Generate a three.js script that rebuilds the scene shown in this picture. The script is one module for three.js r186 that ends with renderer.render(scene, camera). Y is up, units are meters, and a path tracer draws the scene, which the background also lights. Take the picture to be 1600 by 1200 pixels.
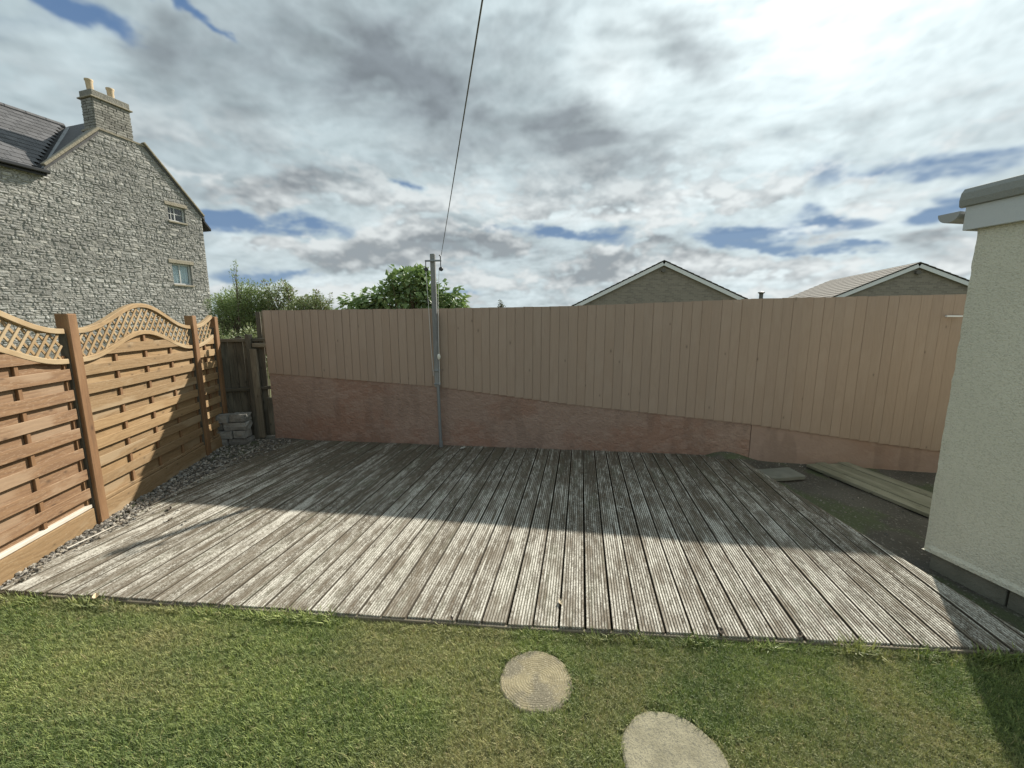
import * as THREE from 'three';
import { mergeGeometries } from 'three/addons/utils/BufferGeometryUtils.js';
import { createNoise2D } from 'simplex-noise';

// ------------------------------------------------------------------ camera, sun, exposure
const scene = new THREE.Scene();
const camera = new THREE.PerspectiveCamera(86.3, 4 / 3, 0.05, 400);
camera.position.set(0, 1.72, 0);
camera.rotation.set(THREE.MathUtils.degToRad(-8.97), 0, 0);
const renderer = new THREE.WebGLRenderer({ antialias: true });
renderer.toneMapping = THREE.LinearToneMapping;
renderer.toneMappingExposure = 1.45;
renderer.shadowMap.enabled = true;
const RAD = Math.PI / 180;
const SUN_AZ = 36.8, SUN_EL = 37.7;           // degrees right of -z, degrees above the horizon
const SUN = new THREE.Vector3(Math.cos(SUN_EL * RAD) * Math.sin(SUN_AZ * RAD), Math.sin(SUN_EL * RAD), -Math.cos(SUN_EL * RAD) * Math.cos(SUN_AZ * RAD));
const sun = new THREE.DirectionalLight(new THREE.Color(1.0, 0.93, 0.81), 5.0);
sun.position.copy(SUN).multiplyScalar(40);
sun.castShadow = true;
sun.shadow.radius = 1.6;
sun.shadow.mapSize.set(4096, 4096);
Object.assign(sun.shadow.camera, { left: -16, right: 16, top: 16, bottom: -16, near: 1, far: 90 });
sun.shadow.camera.updateProjectionMatrix();
scene.add(sun, sun.target);

// ------------------------------------------------------------------ noise and random numbers
function rng(seed) { let s = seed >>> 0; return () => { s = (s + 0x6d2b79f5) | 0; let t = Math.imul(s ^ (s >>> 15), 1 | s); t = (t + Math.imul(t ^ (t >>> 7), 61 | t)) ^ t; return ((t ^ (t >>> 14)) >>> 0) / 4294967296; }; }
const PERM = new Uint8Array(1024), VAL = new Float32Array(256);
{ const r = rng(77); const a = [...Array(256).keys()]; for (let i = 255; i > 0; i--) { const j = Math.floor(r() * (i + 1)); [a[i], a[j]] = [a[j], a[i]]; } for (let i = 0; i < 1024; i++) PERM[i] = a[i & 255]; for (let i = 0; i < 256; i++) VAL[i] = r(); }
const sm = (t) => t * t * t * (t * (t * 6 - 15) + 10);
function vn(x, y, px = 256, py = 256, s = 0) {        // value noise, periodic in px, py
  const xi = Math.floor(x), yi = Math.floor(y), fx = sm(x - xi), fy = sm(y - yi);
  const x0 = ((xi % px) + px) % px, x1 = (x0 + 1) % px, y0 = ((yi % py) + py) % py, y1 = (y0 + 1) % py;
  const h = (a, b) => VAL[PERM[(PERM[(a + s) & 255] + b + (s >> 3)) & 1023]];
  const a = h(x0, y0), b = h(x1, y0), c = h(x0, y1), d = h(x1, y1);
  return a + (b - a) * fx + (c - a) * fy + (a - b - c + d) * fx * fy;
}
function fbp(u, v, fx, fy, oct, s = 0) {               // periodic fbm on the unit square
  let a = 0.5, t = 0, n = 0;
  for (let o = 0; o < oct; o++) { t += a * vn(u * fx, v * fy, fx, fy, s + o * 17); n += a; a *= 0.5; fx *= 2; fy *= 2; if (fx > 256) fx = 256; if (fy > 256) fy = 256; }
  return t / n;
}
function fb(x, y, oct, s = 0) { let a = 0.5, t = 0, n = 0; for (let o = 0; o < oct; o++) { t += a * vn(x, y, 256, 256, s + o * 31); n += a; a *= 0.5; x = x * 2.03 + 7.7; y = y * 2.03 + 3.1; } return t / n; }
const clamp = (x, a = 0, b = 1) => Math.min(b, Math.max(a, x));
const sstep = (a, b, x) => { const t = clamp((x - a) / (b - a)); return t * t * (3 - 2 * t); };
const mix = (a, b, t) => a + (b - a) * t;
const mix3 = (a, b, t) => [mix(a[0], b[0], t), mix(a[1], b[1], t), mix(a[2], b[2], t)];

// ------------------------------------------------------------------ the sky: broken cloud over blue, the sun behind thin cloud
// each entry: azimuth, elevation, then two half-axes in degrees
const HOLES = [[-26.5, 11.0, 6.82, 0.19, -0.14, -1.14], [-33.8, 10.7, 2.39, 0.05, -0.09, -0.53], [-43.5, 25.8, 5.2, -0.7, -0.35, -0.62], [-34.0, 28.4, 4.2, -1.1, -0.30, -0.36], [45.6, 13.7, 6.4, -0.52, 0.24, -1.5], [36.7, 10.3, 2.90, -0.39, 0.10, -1.03], [27.6, 10.2, 5.11, -0.50, 0.07, -0.92], [5.1, 11.4, 9.13, -0.89, -0.06, -0.94], [-13.2, 16.3, 2.9, -0.41, -0.15, -0.55], [-29.3, 5.0, 6.30, 0.28, -0.05, -0.59], [38.5, 7.5, 3.50, -0.38, 0.05, -0.52], [30.4, 8.1, 3.70, -0.32, 0.05, -0.64], [-8.7, 3.8, 3.45, 0.03, -0.01, -0.51], [45.2, 10.4, 1.80, 0.57, 0.37, -0.99]];
const DARK = [[13.4, 20.9, 5.69, -1.39, -0.77, -4.66], [9.1, 5.8, 4.06, 0.76, 0.36, -1.47], [13.6, 7.2, 2.32, 0.54, 0.34, -1.10], [-14.4, 8.5, 5.22, 1.50, 0.50, -2.14], [-3.4, 9.6, 6.88, 0.00, -0.02, -1.78], [-21.4, 7.7, 2.72, 1.98, 0.47, -0.73], [43.8, 7.5, 2.68, 0.16, 0.21, -0.95], [22.9, 7.7, 2.52, -0.15, 0.07, -1.06], [-18.6, 29.3, 14.30, -0.54, -1.15, -3.90], [-8.2, 23.5, 9.49, -1.81, -1.37, -3.87], [-27.2, 15.1, 9.28, 2.25, 0.09, -1.44], [6.6, 22.9, 4.83, -0.27, 0.07, -3.32], [21.4, 28.4, 3.50, -2.43, -1.48, -1.52], [-35.1, 24.4, 4.17, -1.32, -1.59, -2.59], [20.5, 9.8, 2.17, 0.24, 0.21, -0.90]];
const WHITE = [[40.2, 11.0, 3.92, 0.56, 0.51, -1.70], [34.7, 9.9, 2.24, -0.27, 0.04, -0.40], [-5.1, 15.7, 3.73, 0.63, 0.30, -1.61], [7.6, 12.9, 5.68, 0.50, 0.16, -0.92], [16.5, 13.4, 6.63, 0.35, 0.20, -1.03], [23.9, 14.1, 5.96, -0.09, 0.17, -0.98], [-16.6, 12.2, 3.99, 0.22, -0.04, -0.90], [-29.7, 8.4, 4.00, -0.07, -0.16, -1.00], [-14.9, 14.9, 4.80, -0.12, -0.14, -1.02], [46.2, 5.0, 0.90, -0.08, 0.09, -0.82], [12.8, 27.3, 4.34, -1.63, -1.70, -3.77], [-1.7, 13.9, 3.40, 0.00, -0.01, -1.07], [-21.6, 3.9, 9.58, 0.20, -0.08, -1.43], [28.0, 5.2, 14.35, -0.85, 0.09, -1.19]];
function blobs(list, az, el, soft) {
  let t = 0;
  for (const [a, e, ax, ay, bx, by] of list) {
    const dx = az - a, dy = el - e; if (Math.abs(dx) > 40 || Math.abs(dy) > 20) continue;
    const det = ax * by - ay * bx, p = (dx * by - dy * bx) / det, q = (ax * dy - ay * dx) / det;
    t += Math.exp(-(p * p + q * q) * soft);
  }
  return t;
}
const SKY_GAIN = 0.67;
const sn = createNoise2D(rng(4242));
function sf(x, y, oct, gain = 0.5) { let a = 1, t = 0, n = 0; for (let o = 0; o < oct; o++) { t += a * sn(x, y); n += a; a *= gain; x = x * 1.97 + 13.1; y = y * 1.97 + 7.3; } return t / n; }   // -1 .. 1
function makeSky() {
  const W = 2048, H = 1024, data = new Float32Array(W * H * 4), LOW = [0.10, 0.10, 0.085];
  for (let j = 0; j < H; j++) {
    const el = ((j + 0.5) / H - 0.5) * Math.PI, eld = el / RAD, ce = Math.cos(el), se = Math.sin(el);
    for (let i = 0; i < W; i++) {
      const k = (j * W + i) * 4, an = ((i + 0.5) / W - 0.5) * 2 * Math.PI, x = Math.cos(an) * ce, z = Math.sin(an) * ce;
      let c = LOW;
      if (eld > -1.5) {
        const azd = Math.atan2(x, -z) / RAD, up = Math.max(se, 0) + 0.13;
        const px = x / up, pz = z / up;                                  // a flat cloud sheet overhead
        const w1 = sf(px * 0.5 + 11, pz * 0.5 + 5, 3), w2 = sf(px * 0.5 + 31, pz * 0.5 + 17, 3);
        const qx = px * 0.8 + pz * 0.45, qz = pz * 1.0 - px * 0.5;       // streets run slantwise
        const big = sf(qx * 0.42 + w1 * 0.35 + 40, qz * 0.75 + w2 * 0.35 + 20, 5);
        const fine = sf(qx * 1.5 + w2 * 0.55 + 8, qz * 3.0 + w1 * 0.55 + 60, 6, 0.55);
        const tuft = 1 - 2 * Math.abs(sf(px * 2.6 + w1 + 3, pz * 3.4 + w2 + 30, 6, 0.6));
        const bil = 1 - 2.1 * Math.abs(sf(azd * 0.058 + eld * 0.02 + w1 * 0.25 + 120, eld * 0.10 - azd * 0.012 + w2 * 0.25 + 80, 6, 0.58));
        const wa = azd + 2.6 * sf(azd * 0.10 + 50, eld * 0.22 + 50, 5, 0.6), we = eld + 1.25 * sf(azd * 0.10 + 90, eld * 0.22 + 20, 5, 0.6);
        const hole = blobs(HOLES, wa, we, 0.7), dark = blobs(DARK, wa, we, 0.75), white = blobs(WHITE, wa, we, 0.9);
        const ang = Math.acos(clamp(x * SUN.x + se * SUN.y + z * SUN.z, -1, 1)) / RAD;
        const glow = 1.3 * Math.exp(-Math.pow(ang / 6.5, 2)) + 0.33 * Math.exp(-Math.pow(ang / 16, 2)) + 0.22 * Math.exp(-Math.pow(ang / 32, 2));
        const d = big * 0.70 + fine * 0.20 + bil * 0.22 + 0.5 - hole * (1.0 + fine * 0.9 + tuft * 0.35) + 0.5 * dark + 0.55 * white + 0.25 * glow;
        const low = sstep(24, 12, eld) * sstep(-1, 2, eld), heap = (a, e) => 0.62 * sf(a * 0.055 + 70, e * 0.17 + 33, 2) + 0.38 * (1 - 2.2 * Math.abs(sf(a * 0.13 + 20, e * 0.30 + 11, 5, 0.58)));
        let cum = 0, cumLit = 0; if (low > 0) { const h0 = heap(azd, eld), h1 = heap(azd + 0.9, eld + 1.5); cum = low * sstep(0.10, 0.42, h0 + 0.35 * dark + 0.25 * white - 0.8 * hole); cumLit = clamp(0.5 + (h0 - h1) * 1.1 + white * 0.3 - dark * 0.38); }
        const cover = 0.06 + 0.94 * sstep(-0.42, 0.46, d);
        const thick = clamp(0.42 * sstep(0.05, 0.75, big + fine * 0.3) + dark * (0.62 + fine * 0.45 + tuft * 0.12) - white * 0.6 - tuft * 0.05 - bil * 0.16 + 0.04, 0, 0.95);
        const hz = Math.exp(-Math.max(eld, 0) / 9);
        const blue = mix3([0.105, 0.205, 0.40], [0.38, 0.52, 0.64], clamp(hz * 0.7 + glow * 0.25));
        const lit = mix3([0.435, 0.53, 0.565], [0.69, 0.765, 0.785], clamp(hz * 0.5 + white * 0.55 + tuft * 0.16));
        const tone = 0.98 + fine * 0.16 + bil * 0.15 + tuft * (0.07 + 0.08 * glow), grey = 0.225 * (1 + fine * 0.16 + bil * 0.18 + tuft * 0.08);
        let cl = mix3(lit.map((v) => v * tone), [grey * 0.86, grey, grey * 1.12], thick);
        const gl = glow * (1 - 0.6 * thick) * (0.86 + fine * 0.26 + bil * 0.30 + tuft * 0.14);
        cl = [cl[0] + gl * 0.94, cl[1] + gl, cl[2] + gl * 0.97];
        c = mix3(blue, cl, cover);
        if (cum > 0) c = mix3(c, mix3([0.27, 0.30, 0.325], [0.80, 0.84, 0.84], cumLit).map((v) => v * (1 + glow * 0.7 * cumLit)), cum * 0.85);
        c = c.map((v) => v + glow * 0.05);
        if (eld < 0) c = mix3(c, LOW, clamp(-eld / 1.5));
      }
      for (let q = 0; q < 3; q++) data[k + q] = Math.max(c[q] * SKY_GAIN, 0.01); data[k + 3] = 1;
    }
  }
  const t = new THREE.DataTexture(data, W, H, THREE.RGBAFormat, THREE.FloatType);
  t.mapping = THREE.EquirectangularReflectionMapping; t.magFilter = t.minFilter = THREE.LinearFilter; t.wrapS = THREE.RepeatWrapping; t.needsUpdate = true;
  return t;
}
const SKY = makeSky();
scene.background = SKY; scene.environment = SKY;

// ------------------------------------------------------------------ textures
const S8 = new Uint8Array(4096); for (let i = 0; i < 4096; i++) { const l = i / 4095; S8[i] = Math.round(255 * (l <= 0.0031308 ? 12.92 * l : 1.055 * Math.pow(l, 1 / 2.4) - 0.055)); }
function texture(w, h, mw, mh, fn, linear) {           // fn(u, v) gives a linear colour or a grey; the tile measures mw by mh metres
  const d = new Uint8Array(w * h * 4);
  for (let j = 0; j < h; j++) for (let i = 0; i < w; i++) {
    const c = fn((i + 0.5) / w, (j + 0.5) / h), k = (j * w + i) * 4;
    if (linear) d[k] = d[k + 1] = d[k + 2] = Math.round(255 * clamp(c));
    else { d[k] = S8[(clamp(c[0]) * 4095) | 0]; d[k + 1] = S8[(clamp(c[1]) * 4095) | 0]; d[k + 2] = S8[(clamp(c[2]) * 4095) | 0]; }
    d[k + 3] = 255;
  }
  const t = new THREE.DataTexture(d, w, h, THREE.RGBAFormat);
  t.wrapS = t.wrapT = THREE.RepeatWrapping; t.magFilter = THREE.LinearFilter; t.minFilter = THREE.LinearMipmapLinearFilter; t.generateMipmaps = true;
  if (!linear) t.colorSpace = THREE.SRGBColorSpace;
  t.repeat.set(1 / mw, 1 / mh); t.needsUpdate = true;
  return t;
}
function woodMat(seed, base, dark, light, o = {}) {    // sawn timber, grain along v
  const r = rng(seed), knots = [...Array(o.knots ?? 7)].map(() => [r(), r(), 0.02 + r() * 0.025]);
  const grain = (u, v) => {
    const w = fbp(u, v, 4, 3, 3, seed) * 1.6, rings = 0.5 + 0.5 * Math.sin((u * 9 + w * 2.2) * 2 * Math.PI);
    return 0.45 * rings + 0.55 * fbp(u, v, 64, 4, 3, seed + 5);
  };
  const kn = (u, v) => { let t = 0; for (const [a, b, s] of knots) { let du = Math.abs(u - a), dv = Math.abs(v - b); du = Math.min(du, 1 - du); dv = Math.min(dv, 1 - dv); const q = (du * du + dv * dv * 4) / (s * s); if (q < 6) t += Math.exp(-q * 1.4); } return clamp(t); };
  const map = texture(512, 1024, 0.36, 1.44, (u, v) => {
    const g = grain(u, v), pt = fbp(u, v, 3, 4, 4, seed + 9), k = kn(u, v), sp = fbp(u, v, 90, 60, 2, seed + 11);
    let c = mix3(base, dark, clamp((g - 0.42) * 1.5) * (o.contrast ?? 0.7));
    c = mix3(c, light, sstep(0.52, 0.78, pt) * (o.wear ?? 0.5));
    c = mix3(c, light, sstep(0.66, 0.8, sp) * (o.fleck ?? 0.25));
    return mix3(c, dark.map((x) => x * 0.55), k * 0.8);
  });
  const bump = texture(512, 1024, 0.36, 1.44, (u, v) => 1 - 0.6 * grain(u, v) - 0.3 * kn(u, v), true);
  return new THREE.MeshStandardMaterial({ map, bumpMap: bump, bumpScale: o.bump ?? 0.0012, roughness: o.rough ?? 0.82, vertexColors: !!o.vc });
}
const flat = (r, g, b, rough = 0.8, extra = {}) => new THREE.MeshStandardMaterial({ color: new THREE.Color().setRGB(r, g, b), roughness: rough, ...extra });

const M = {};
M.panelGold = woodMat(11, [0.330, 0.214, 0.104], [0.185, 0.110, 0.049], [0.422, 0.304, 0.174], { wear: 0.5, contrast: 0.75, fleck: 0.35 });
M.panelRed = woodMat(12, [0.247, 0.144, 0.075], [0.132, 0.072, 0.039], [0.356, 0.252, 0.163], { wear: 0.65, fleck: 0.55, contrast: 0.85 });
M.postWood = woodMat(13, [0.215, 0.115, 0.052], [0.12, 0.06, 0.028], [0.30, 0.18, 0.09], { wear: 0.4 });
M.lattice = woodMat(14, [0.345, 0.234, 0.120], [0.196, 0.122, 0.059], [0.460, 0.360, 0.225], { wear: 0.6, knots: 2 });
M.gravelBoard = woodMat(15, [0.270, 0.175, 0.086], [0.162, 0.100, 0.047], [0.372, 0.281, 0.176], { wear: 0.6, fleck: 0.4 });
M.paleWorn = woodMat(16, [0.52, 0.47, 0.39], [0.34, 0.26, 0.17], [0.66, 0.62, 0.55], { wear: 0.7, fleck: 0.6 });
M.oldWood = woodMat(17, [0.085, 0.075, 0.055], [0.04, 0.035, 0.026], [0.15, 0.135, 0.10], { wear: 0.6, contrast: 0.9, bump: 0.003 });
M.oldPale = woodMat(18, [0.15, 0.125, 0.088], [0.08, 0.064, 0.043], [0.24, 0.205, 0.15], { wear: 0.7 });
M.fencePaint = [0, 1, 2, 3].map((i) => woodMat(20 + i, [[0.345, 0.262, 0.203], [0.336, 0.256, 0.199], [0.355, 0.270, 0.210], [0.340, 0.256, 0.196]][i], [0.255, 0.189, 0.143], [0.385, 0.302, 0.240], { wear: 0.3, contrast: 0.3, fleck: 0.12, knots: 1, rough: 0.85 }));
M.walkPlank = woodMat(27, [0.20, 0.195, 0.135], [0.11, 0.108, 0.075], [0.30, 0.29, 0.215], { wear: 0.6, bump: 0.002 });
M.greyPost = woodMat(28, [0.21, 0.215, 0.215], [0.12, 0.12, 0.12], [0.30, 0.305, 0.30], { wear: 0.4, knots: 3 });

// ------------------------------------------------------------------ geometry helpers
class GB {                                              // collects triangles with uv and colour, flat shaded
  constructor() { this.p = []; this.u = []; this.c = []; }
  tri(a, b, c, ua, ub, uc, col) { this.p.push(...a, ...b, ...c); this.u.push(...(ua ?? [0, 0]), ...(ub ?? [0, 0]), ...(uc ?? [0, 0])); if (col) this.c.push(...col, ...col, ...col); }
  quad(a, b, c, d, ua, ub, uc, ud, col) { this.tri(a, b, c, ua, ub, uc, col); this.tri(a, c, d, ua, uc, ud, col); }
  geo() {
    const g = new THREE.BufferGeometry();
    g.setAttribute('position', new THREE.Float32BufferAttribute(this.p, 3)); g.setAttribute('uv', new THREE.Float32BufferAttribute(this.u, 2));
    if (this.c.length) g.setAttribute('color', new THREE.Float32BufferAttribute(this.c, 3));
    g.computeVertexNormals(); return g;
  }
}
function grainUV(g, axis, ou = 0, ov = 0) {             // uv in metres, v along the grain axis
  if (g.index) g = g.toNonIndexed();
  const p = g.attributes.position, n = p.count, uv = new Float32Array(n * 2), A = new THREE.Vector3(), B = new THREE.Vector3(), C = new THREE.Vector3();
  for (let i = 0; i < n; i += 3) {
    A.fromBufferAttribute(p, i); B.fromBufferAttribute(p, i + 1); C.fromBufferAttribute(p, i + 2);
    const nn = B.clone().sub(A).cross(C.clone().sub(A)), a = [Math.abs(nn.x), Math.abs(nn.y), Math.abs(nn.z)], m = a.indexOf(Math.max(...a));
    let va = axis, ua = [0, 1, 2].find((q) => q !== axis && q !== m);
    if (m === axis) { ua = (axis + 1) % 3; va = (axis + 2) % 3; }
    for (let k = 0; k < 3; k++) { const V = [A, B, C][k]; uv[(i + k) * 2] = V.getComponent(ua) + ou; uv[(i + k) * 2 + 1] = V.getComponent(va) + ov; }
  }
  g.setAttribute('uv', new THREE.BufferAttribute(uv, 2));
  return g;
}
function cbox(w, h, d, c = 0.004, axis = 0, ou = 0, ov = 0) {   // a box with chamfered edges, centred
  const X = w / 2, Y = h / 2, Z = d / 2; c = Math.min(c, X * 0.8, Y * 0.8, Z * 0.8);
  const b = new GB(), f = (x, y, z, k) => [x * (k === 0 ? X : X - c), y * (k === 1 ? Y : Y - c), z * (k === 2 ? Z : Z - c)];
  const face = (pts) => {                                // orient outwards
    const [a, q, r] = pts.map((t) => new THREE.Vector3(...t)), nn = q.clone().sub(a).cross(r.clone().sub(a)), mid = a.clone().add(q).add(r);
    if (nn.dot(mid) < 0) pts.reverse();
    if (pts.length === 4) b.quad(...pts); else b.tri(...pts);
  };
  for (const s of [-1, 1]) {
    face([f(s, -1, -1, 0), f(s, 1, -1, 0), f(s, 1, 1, 0), f(s, -1, 1, 0)]);
    face([f(-1, s, -1, 1), f(1, s, -1, 1), f(1, s, 1, 1), f(-1, s, 1, 1)]);
    face([f(-1, -1, s, 2), f(1, -1, s, 2), f(1, 1, s, 2), f(-1, 1, s, 2)]);
    for (const t of [-1, 1]) {
      face([f(s, t, -1, 0), f(s, t, 1, 0), f(s, t, 1, 1), f(s, t, -1, 1)]);
      face([f(s, -1, t, 0), f(s, 1, t, 0), f(s, 1, t, 2), f(s, -1, t, 2)]);
      face([f(-1, s, t, 1), f(1, s, t, 1), f(1, s, t, 2), f(-1, s, t, 2)]);
      for (const q of [-1, 1]) face([f(s, t, q, 0), f(s, t, q, 1), f(s, t, q, 2)]);
    }
  }
  return grainUV(b.geo(), axis, ou, ov);
}
const taken = new Map();
function numbered(n) { const k = taken.get(n) ?? 0; taken.set(n, k + 1); return k ? n + '_' + String(k).padStart(3, '0') : n; }
function mesh(name, geo, mat, parent) { const o = new THREE.Mesh(geo, mat); o.name = parent ? name : numbered(name); o.castShadow = o.receiveShadow = true; (parent ?? scene).add(o); return o; }
function thing(name, label, category, pos = [0, 0, 0], turn = 0, group) {
  const o = new THREE.Group(); o.name = numbered(name); o.position.set(...pos); o.rotation.y = turn; o.userData = { label, category }; if (group) o.userData.group = group; scene.add(o); return o;
}
function tag(o, label, category, group) { o.userData = { ...o.userData, label, category }; if (group) o.userData.group = group; return o; }
function structure(name, geo, mat) { const o = mesh(name, geo, mat); o.userData.kind = 'structure'; return o; }
const at = (o, x, y, z) => { o.position.set(x, y, z); return o; };
function heightSheet(x0, x1, z0, z1, nx, nz, fn, inside) {      // a ground sheet y = fn(x, z), uv in metres
  const b = new GB(), P = (i, j) => { const x = mix(x0, x1, i / nx), z = mix(z0, z1, j / nz); return [x, fn(x, z), z]; };
  for (let i = 0; i < nx; i++) for (let j = 0; j < nz; j++) {
    const a = P(i, j), q = P(i, j + 1), r = P(i + 1, j + 1), s = P(i + 1, j);
    if (inside && !inside((a[0] + r[0]) / 2, (a[2] + r[2]) / 2)) continue;
    b.quad(a, q, r, s, [a[0], a[2]], [q[0], q[2]], [r[0], r[2]], [s[0], s[2]]);
  }
  return b.geo();
}
function tube(pts, radii, seg = 6, closed = true) {             // a tapered tube through points
  const n = pts.length, V = pts.map((p) => new THREE.Vector3(...p)), b = new GB(), rings = [];
  for (let i = 0; i < n; i++) {
    const d = V[Math.min(i + 1, n - 1)].clone().sub(V[Math.max(i - 1, 0)]).normalize();
    const up = Math.abs(d.y) > 0.9 ? new THREE.Vector3(1, 0, 0) : new THREE.Vector3(0, 1, 0), a = up.cross(d).normalize(), c = d.clone().cross(a), r = Array.isArray(radii) ? radii[i] : radii;
    rings.push([...Array(seg)].map((_, k) => { const t = k / seg * 2 * Math.PI; return V[i].clone().addScaledVector(a, Math.cos(t) * r).addScaledVector(c, Math.sin(t) * r).toArray(); }));
  }
  let len = 0;
  for (let i = 0; i + 1 < n; i++) { const l2 = len + V[i].distanceTo(V[i + 1]); for (let k = 0; k < seg; k++) { const k2 = (k + 1) % seg; b.quad(rings[i][k], rings[i][k2], rings[i + 1][k2], rings[i + 1][k], [k / seg * 0.2, len], [(k + 1) / seg * 0.2, len], [(k + 1) / seg * 0.2, l2], [k / seg * 0.2, l2]); } len = l2; }
  if (closed) for (let k = 1; k + 1 < seg; k++) { b.tri(rings[0][0], rings[0][k + 1], rings[0][k]); b.tri(rings[n - 1][0], rings[n - 1][k], rings[n - 1][k + 1]); }
  const g = b.geo();
  return g;
}
const xf = (g, x = 0, y = 0, z = 0, rx = 0, ry = 0, rz = 0) => g.applyMatrix4(new THREE.Matrix4().compose(new THREE.Vector3(x, y, z), new THREE.Quaternion().setFromEuler(new THREE.Euler(rx, ry, rz)), new THREE.Vector3(1, 1, 1)));

// ------------------------------------------------------------------ ground
const noiseBump = texture(512, 512, 0.4, 0.4, (u, v) => 0.6 * fbp(u, v, 24, 24, 4, 3) + 0.4 * fbp(u, v, 90, 90, 2, 8), true);
const soilMap = texture(1024, 1024, 1.7, 1.7, (u, v) => {
  const a = fbp(u, v, 5, 5, 5, 2), g = fbp(u, v, 120, 120, 2, 6), moss = sstep(0.5, 0.68, fbp(u, v, 4, 4, 4, 14));
  let c = mix3([0.055, 0.05, 0.04], [0.12, 0.11, 0.09], a); c = mix3(c, [0.075, 0.10, 0.038], moss * 0.7); return mix3(c, [0.24, 0.22, 0.19], sstep(0.72, 0.85, g) * 0.7);
});
M.soil = new THREE.MeshStandardMaterial({ map: soilMap, bumpMap: noiseBump, bumpScale: 0.014, roughness: 1 });
const thatchMap = texture(1024, 1024, 1.3, 1.3, (u, v) => {
  const a = fbp(u, v, 6, 6, 5, 4), g = fbp(u, v, 130, 130, 2, 9);
  return mix3(mix3([0.07, 0.085, 0.03], [0.14, 0.145, 0.06], a), [0.24, 0.21, 0.12], sstep(0.6, 0.85, g) * 0.6);
});
M.thatch = new THREE.MeshStandardMaterial({ map: thatchMap, bumpMap: noiseBump, bumpScale: 0.01, roughness: 1 });
M.field = new THREE.MeshStandardMaterial({ map: (() => { const t = thatchMap.clone(); t.repeat.set(0.3, 0.3); return t; })(), roughness: 1 });
structure('ground', (() => { const g = new THREE.PlaneGeometry(500, 500); g.rotateX(-Math.PI / 2); const p = g.attributes.position, uv = g.attributes.uv; for (let i = 0; i < p.count; i++) uv.setXY(i, p.getX(i), p.getZ(i)); g.translate(0, -0.32, 0); return g; })(), M.field);
const frontZ = (x) => (x < 0 ? -2.099 + x * 0.0927 : -2.099 + x * 0.0703);
const LAWN_Y = -0.045;
const lawnH = (x, z) => LAWN_Y + 0.012 * (fb(x * 1.3 + 20, z * 1.3 + 20, 3, 2) - 0.5) - 0.0;
structure('lawn', heightSheet(-4.4, 4.2, -2.55, 2.2, 70, 40, lawnH, (x, z) => z > frontZ(x) - 0.06), M.thatch);
// bare earth on the right, heaped over the deck's far corner, and a dirt bed under the gravel on the left
const earthH = (x, z) => {
  const n = 0.03 * (fb(x * 3 + 9, z * 3 + 4, 4, 6) - 0.5);
  const heap = Math.exp(-(Math.pow((x - 2.72) / 0.34, 2) + Math.pow((z + 5.02) / 0.16, 2)));
  return -0.085 - 0.035 * sstep(3.4, 5.2, x) + n + heap * 0.13;
};
structure('bare_earth', heightSheet(2.15, 6.4, -5.3, -1.5, 120, 110, earthH), M.soil);
const FD = [-0.205, -0.979], FP1 = [-3.611, -3.356];        // left fence: direction and first post
const leftX = (z) => FP1[0] + (z - FP1[1]) / FD[1] * FD[0];
const deckLeft = (z) => -3.27 + (z + 2.4) * 0.055;
const bedH = (x, z) => -0.035 + 0.028 * (fb(x * 4 + 3, z * 4 + 8, 4, 7) - 0.5) + 0.05 * Math.exp(-(Math.pow((x + 3.35) / 0.5, 2) + Math.pow((z + 5.72) / 0.22, 2)));
structure('gravel_bed_earth', heightSheet(-4.4, -2.6, -6.1, -2.3, 60, 90, bedH), M.soil);

// ------------------------------------------------------------------ deck
const DA = 9.46 * RAD, DS = [Math.cos(DA), Math.sin(DA)], DB = [Math.sin(DA), -Math.cos(DA)];
const POLY = [[-3.31, -2.406], [0, -2.099], [2.835, -1.90], [2.845, -5.02], [-3.50, -5.785]];
function clipRange(s) {
  let t0 = -1e9, t1 = 1e9; const o = [DS[0] * s, DS[1] * s];
  for (let i = 0; i < POLY.length; i++) {
    const a = POLY[i], b = POLY[(i + 1) % POLY.length], nx = b[1] - a[1], nz = -(b[0] - a[0]);   // inward normal for this winding
    const den = nx * DB[0] + nz * DB[1], num = nx * (o[0] - a[0]) + nz * (o[1] - a[1]);
    if (Math.abs(den) < 1e-9) { if (num < 0) return null; continue; }
    const t = -num / den; if (den > 0) t0 = Math.max(t0, t); else t1 = Math.min(t1, t);
  }
  return t1 - t0 > 0.02 ? [t0, t1] : null;
}
const PITCH = 0.1476, BW = 0.1365, RIDGES = 8;
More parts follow.
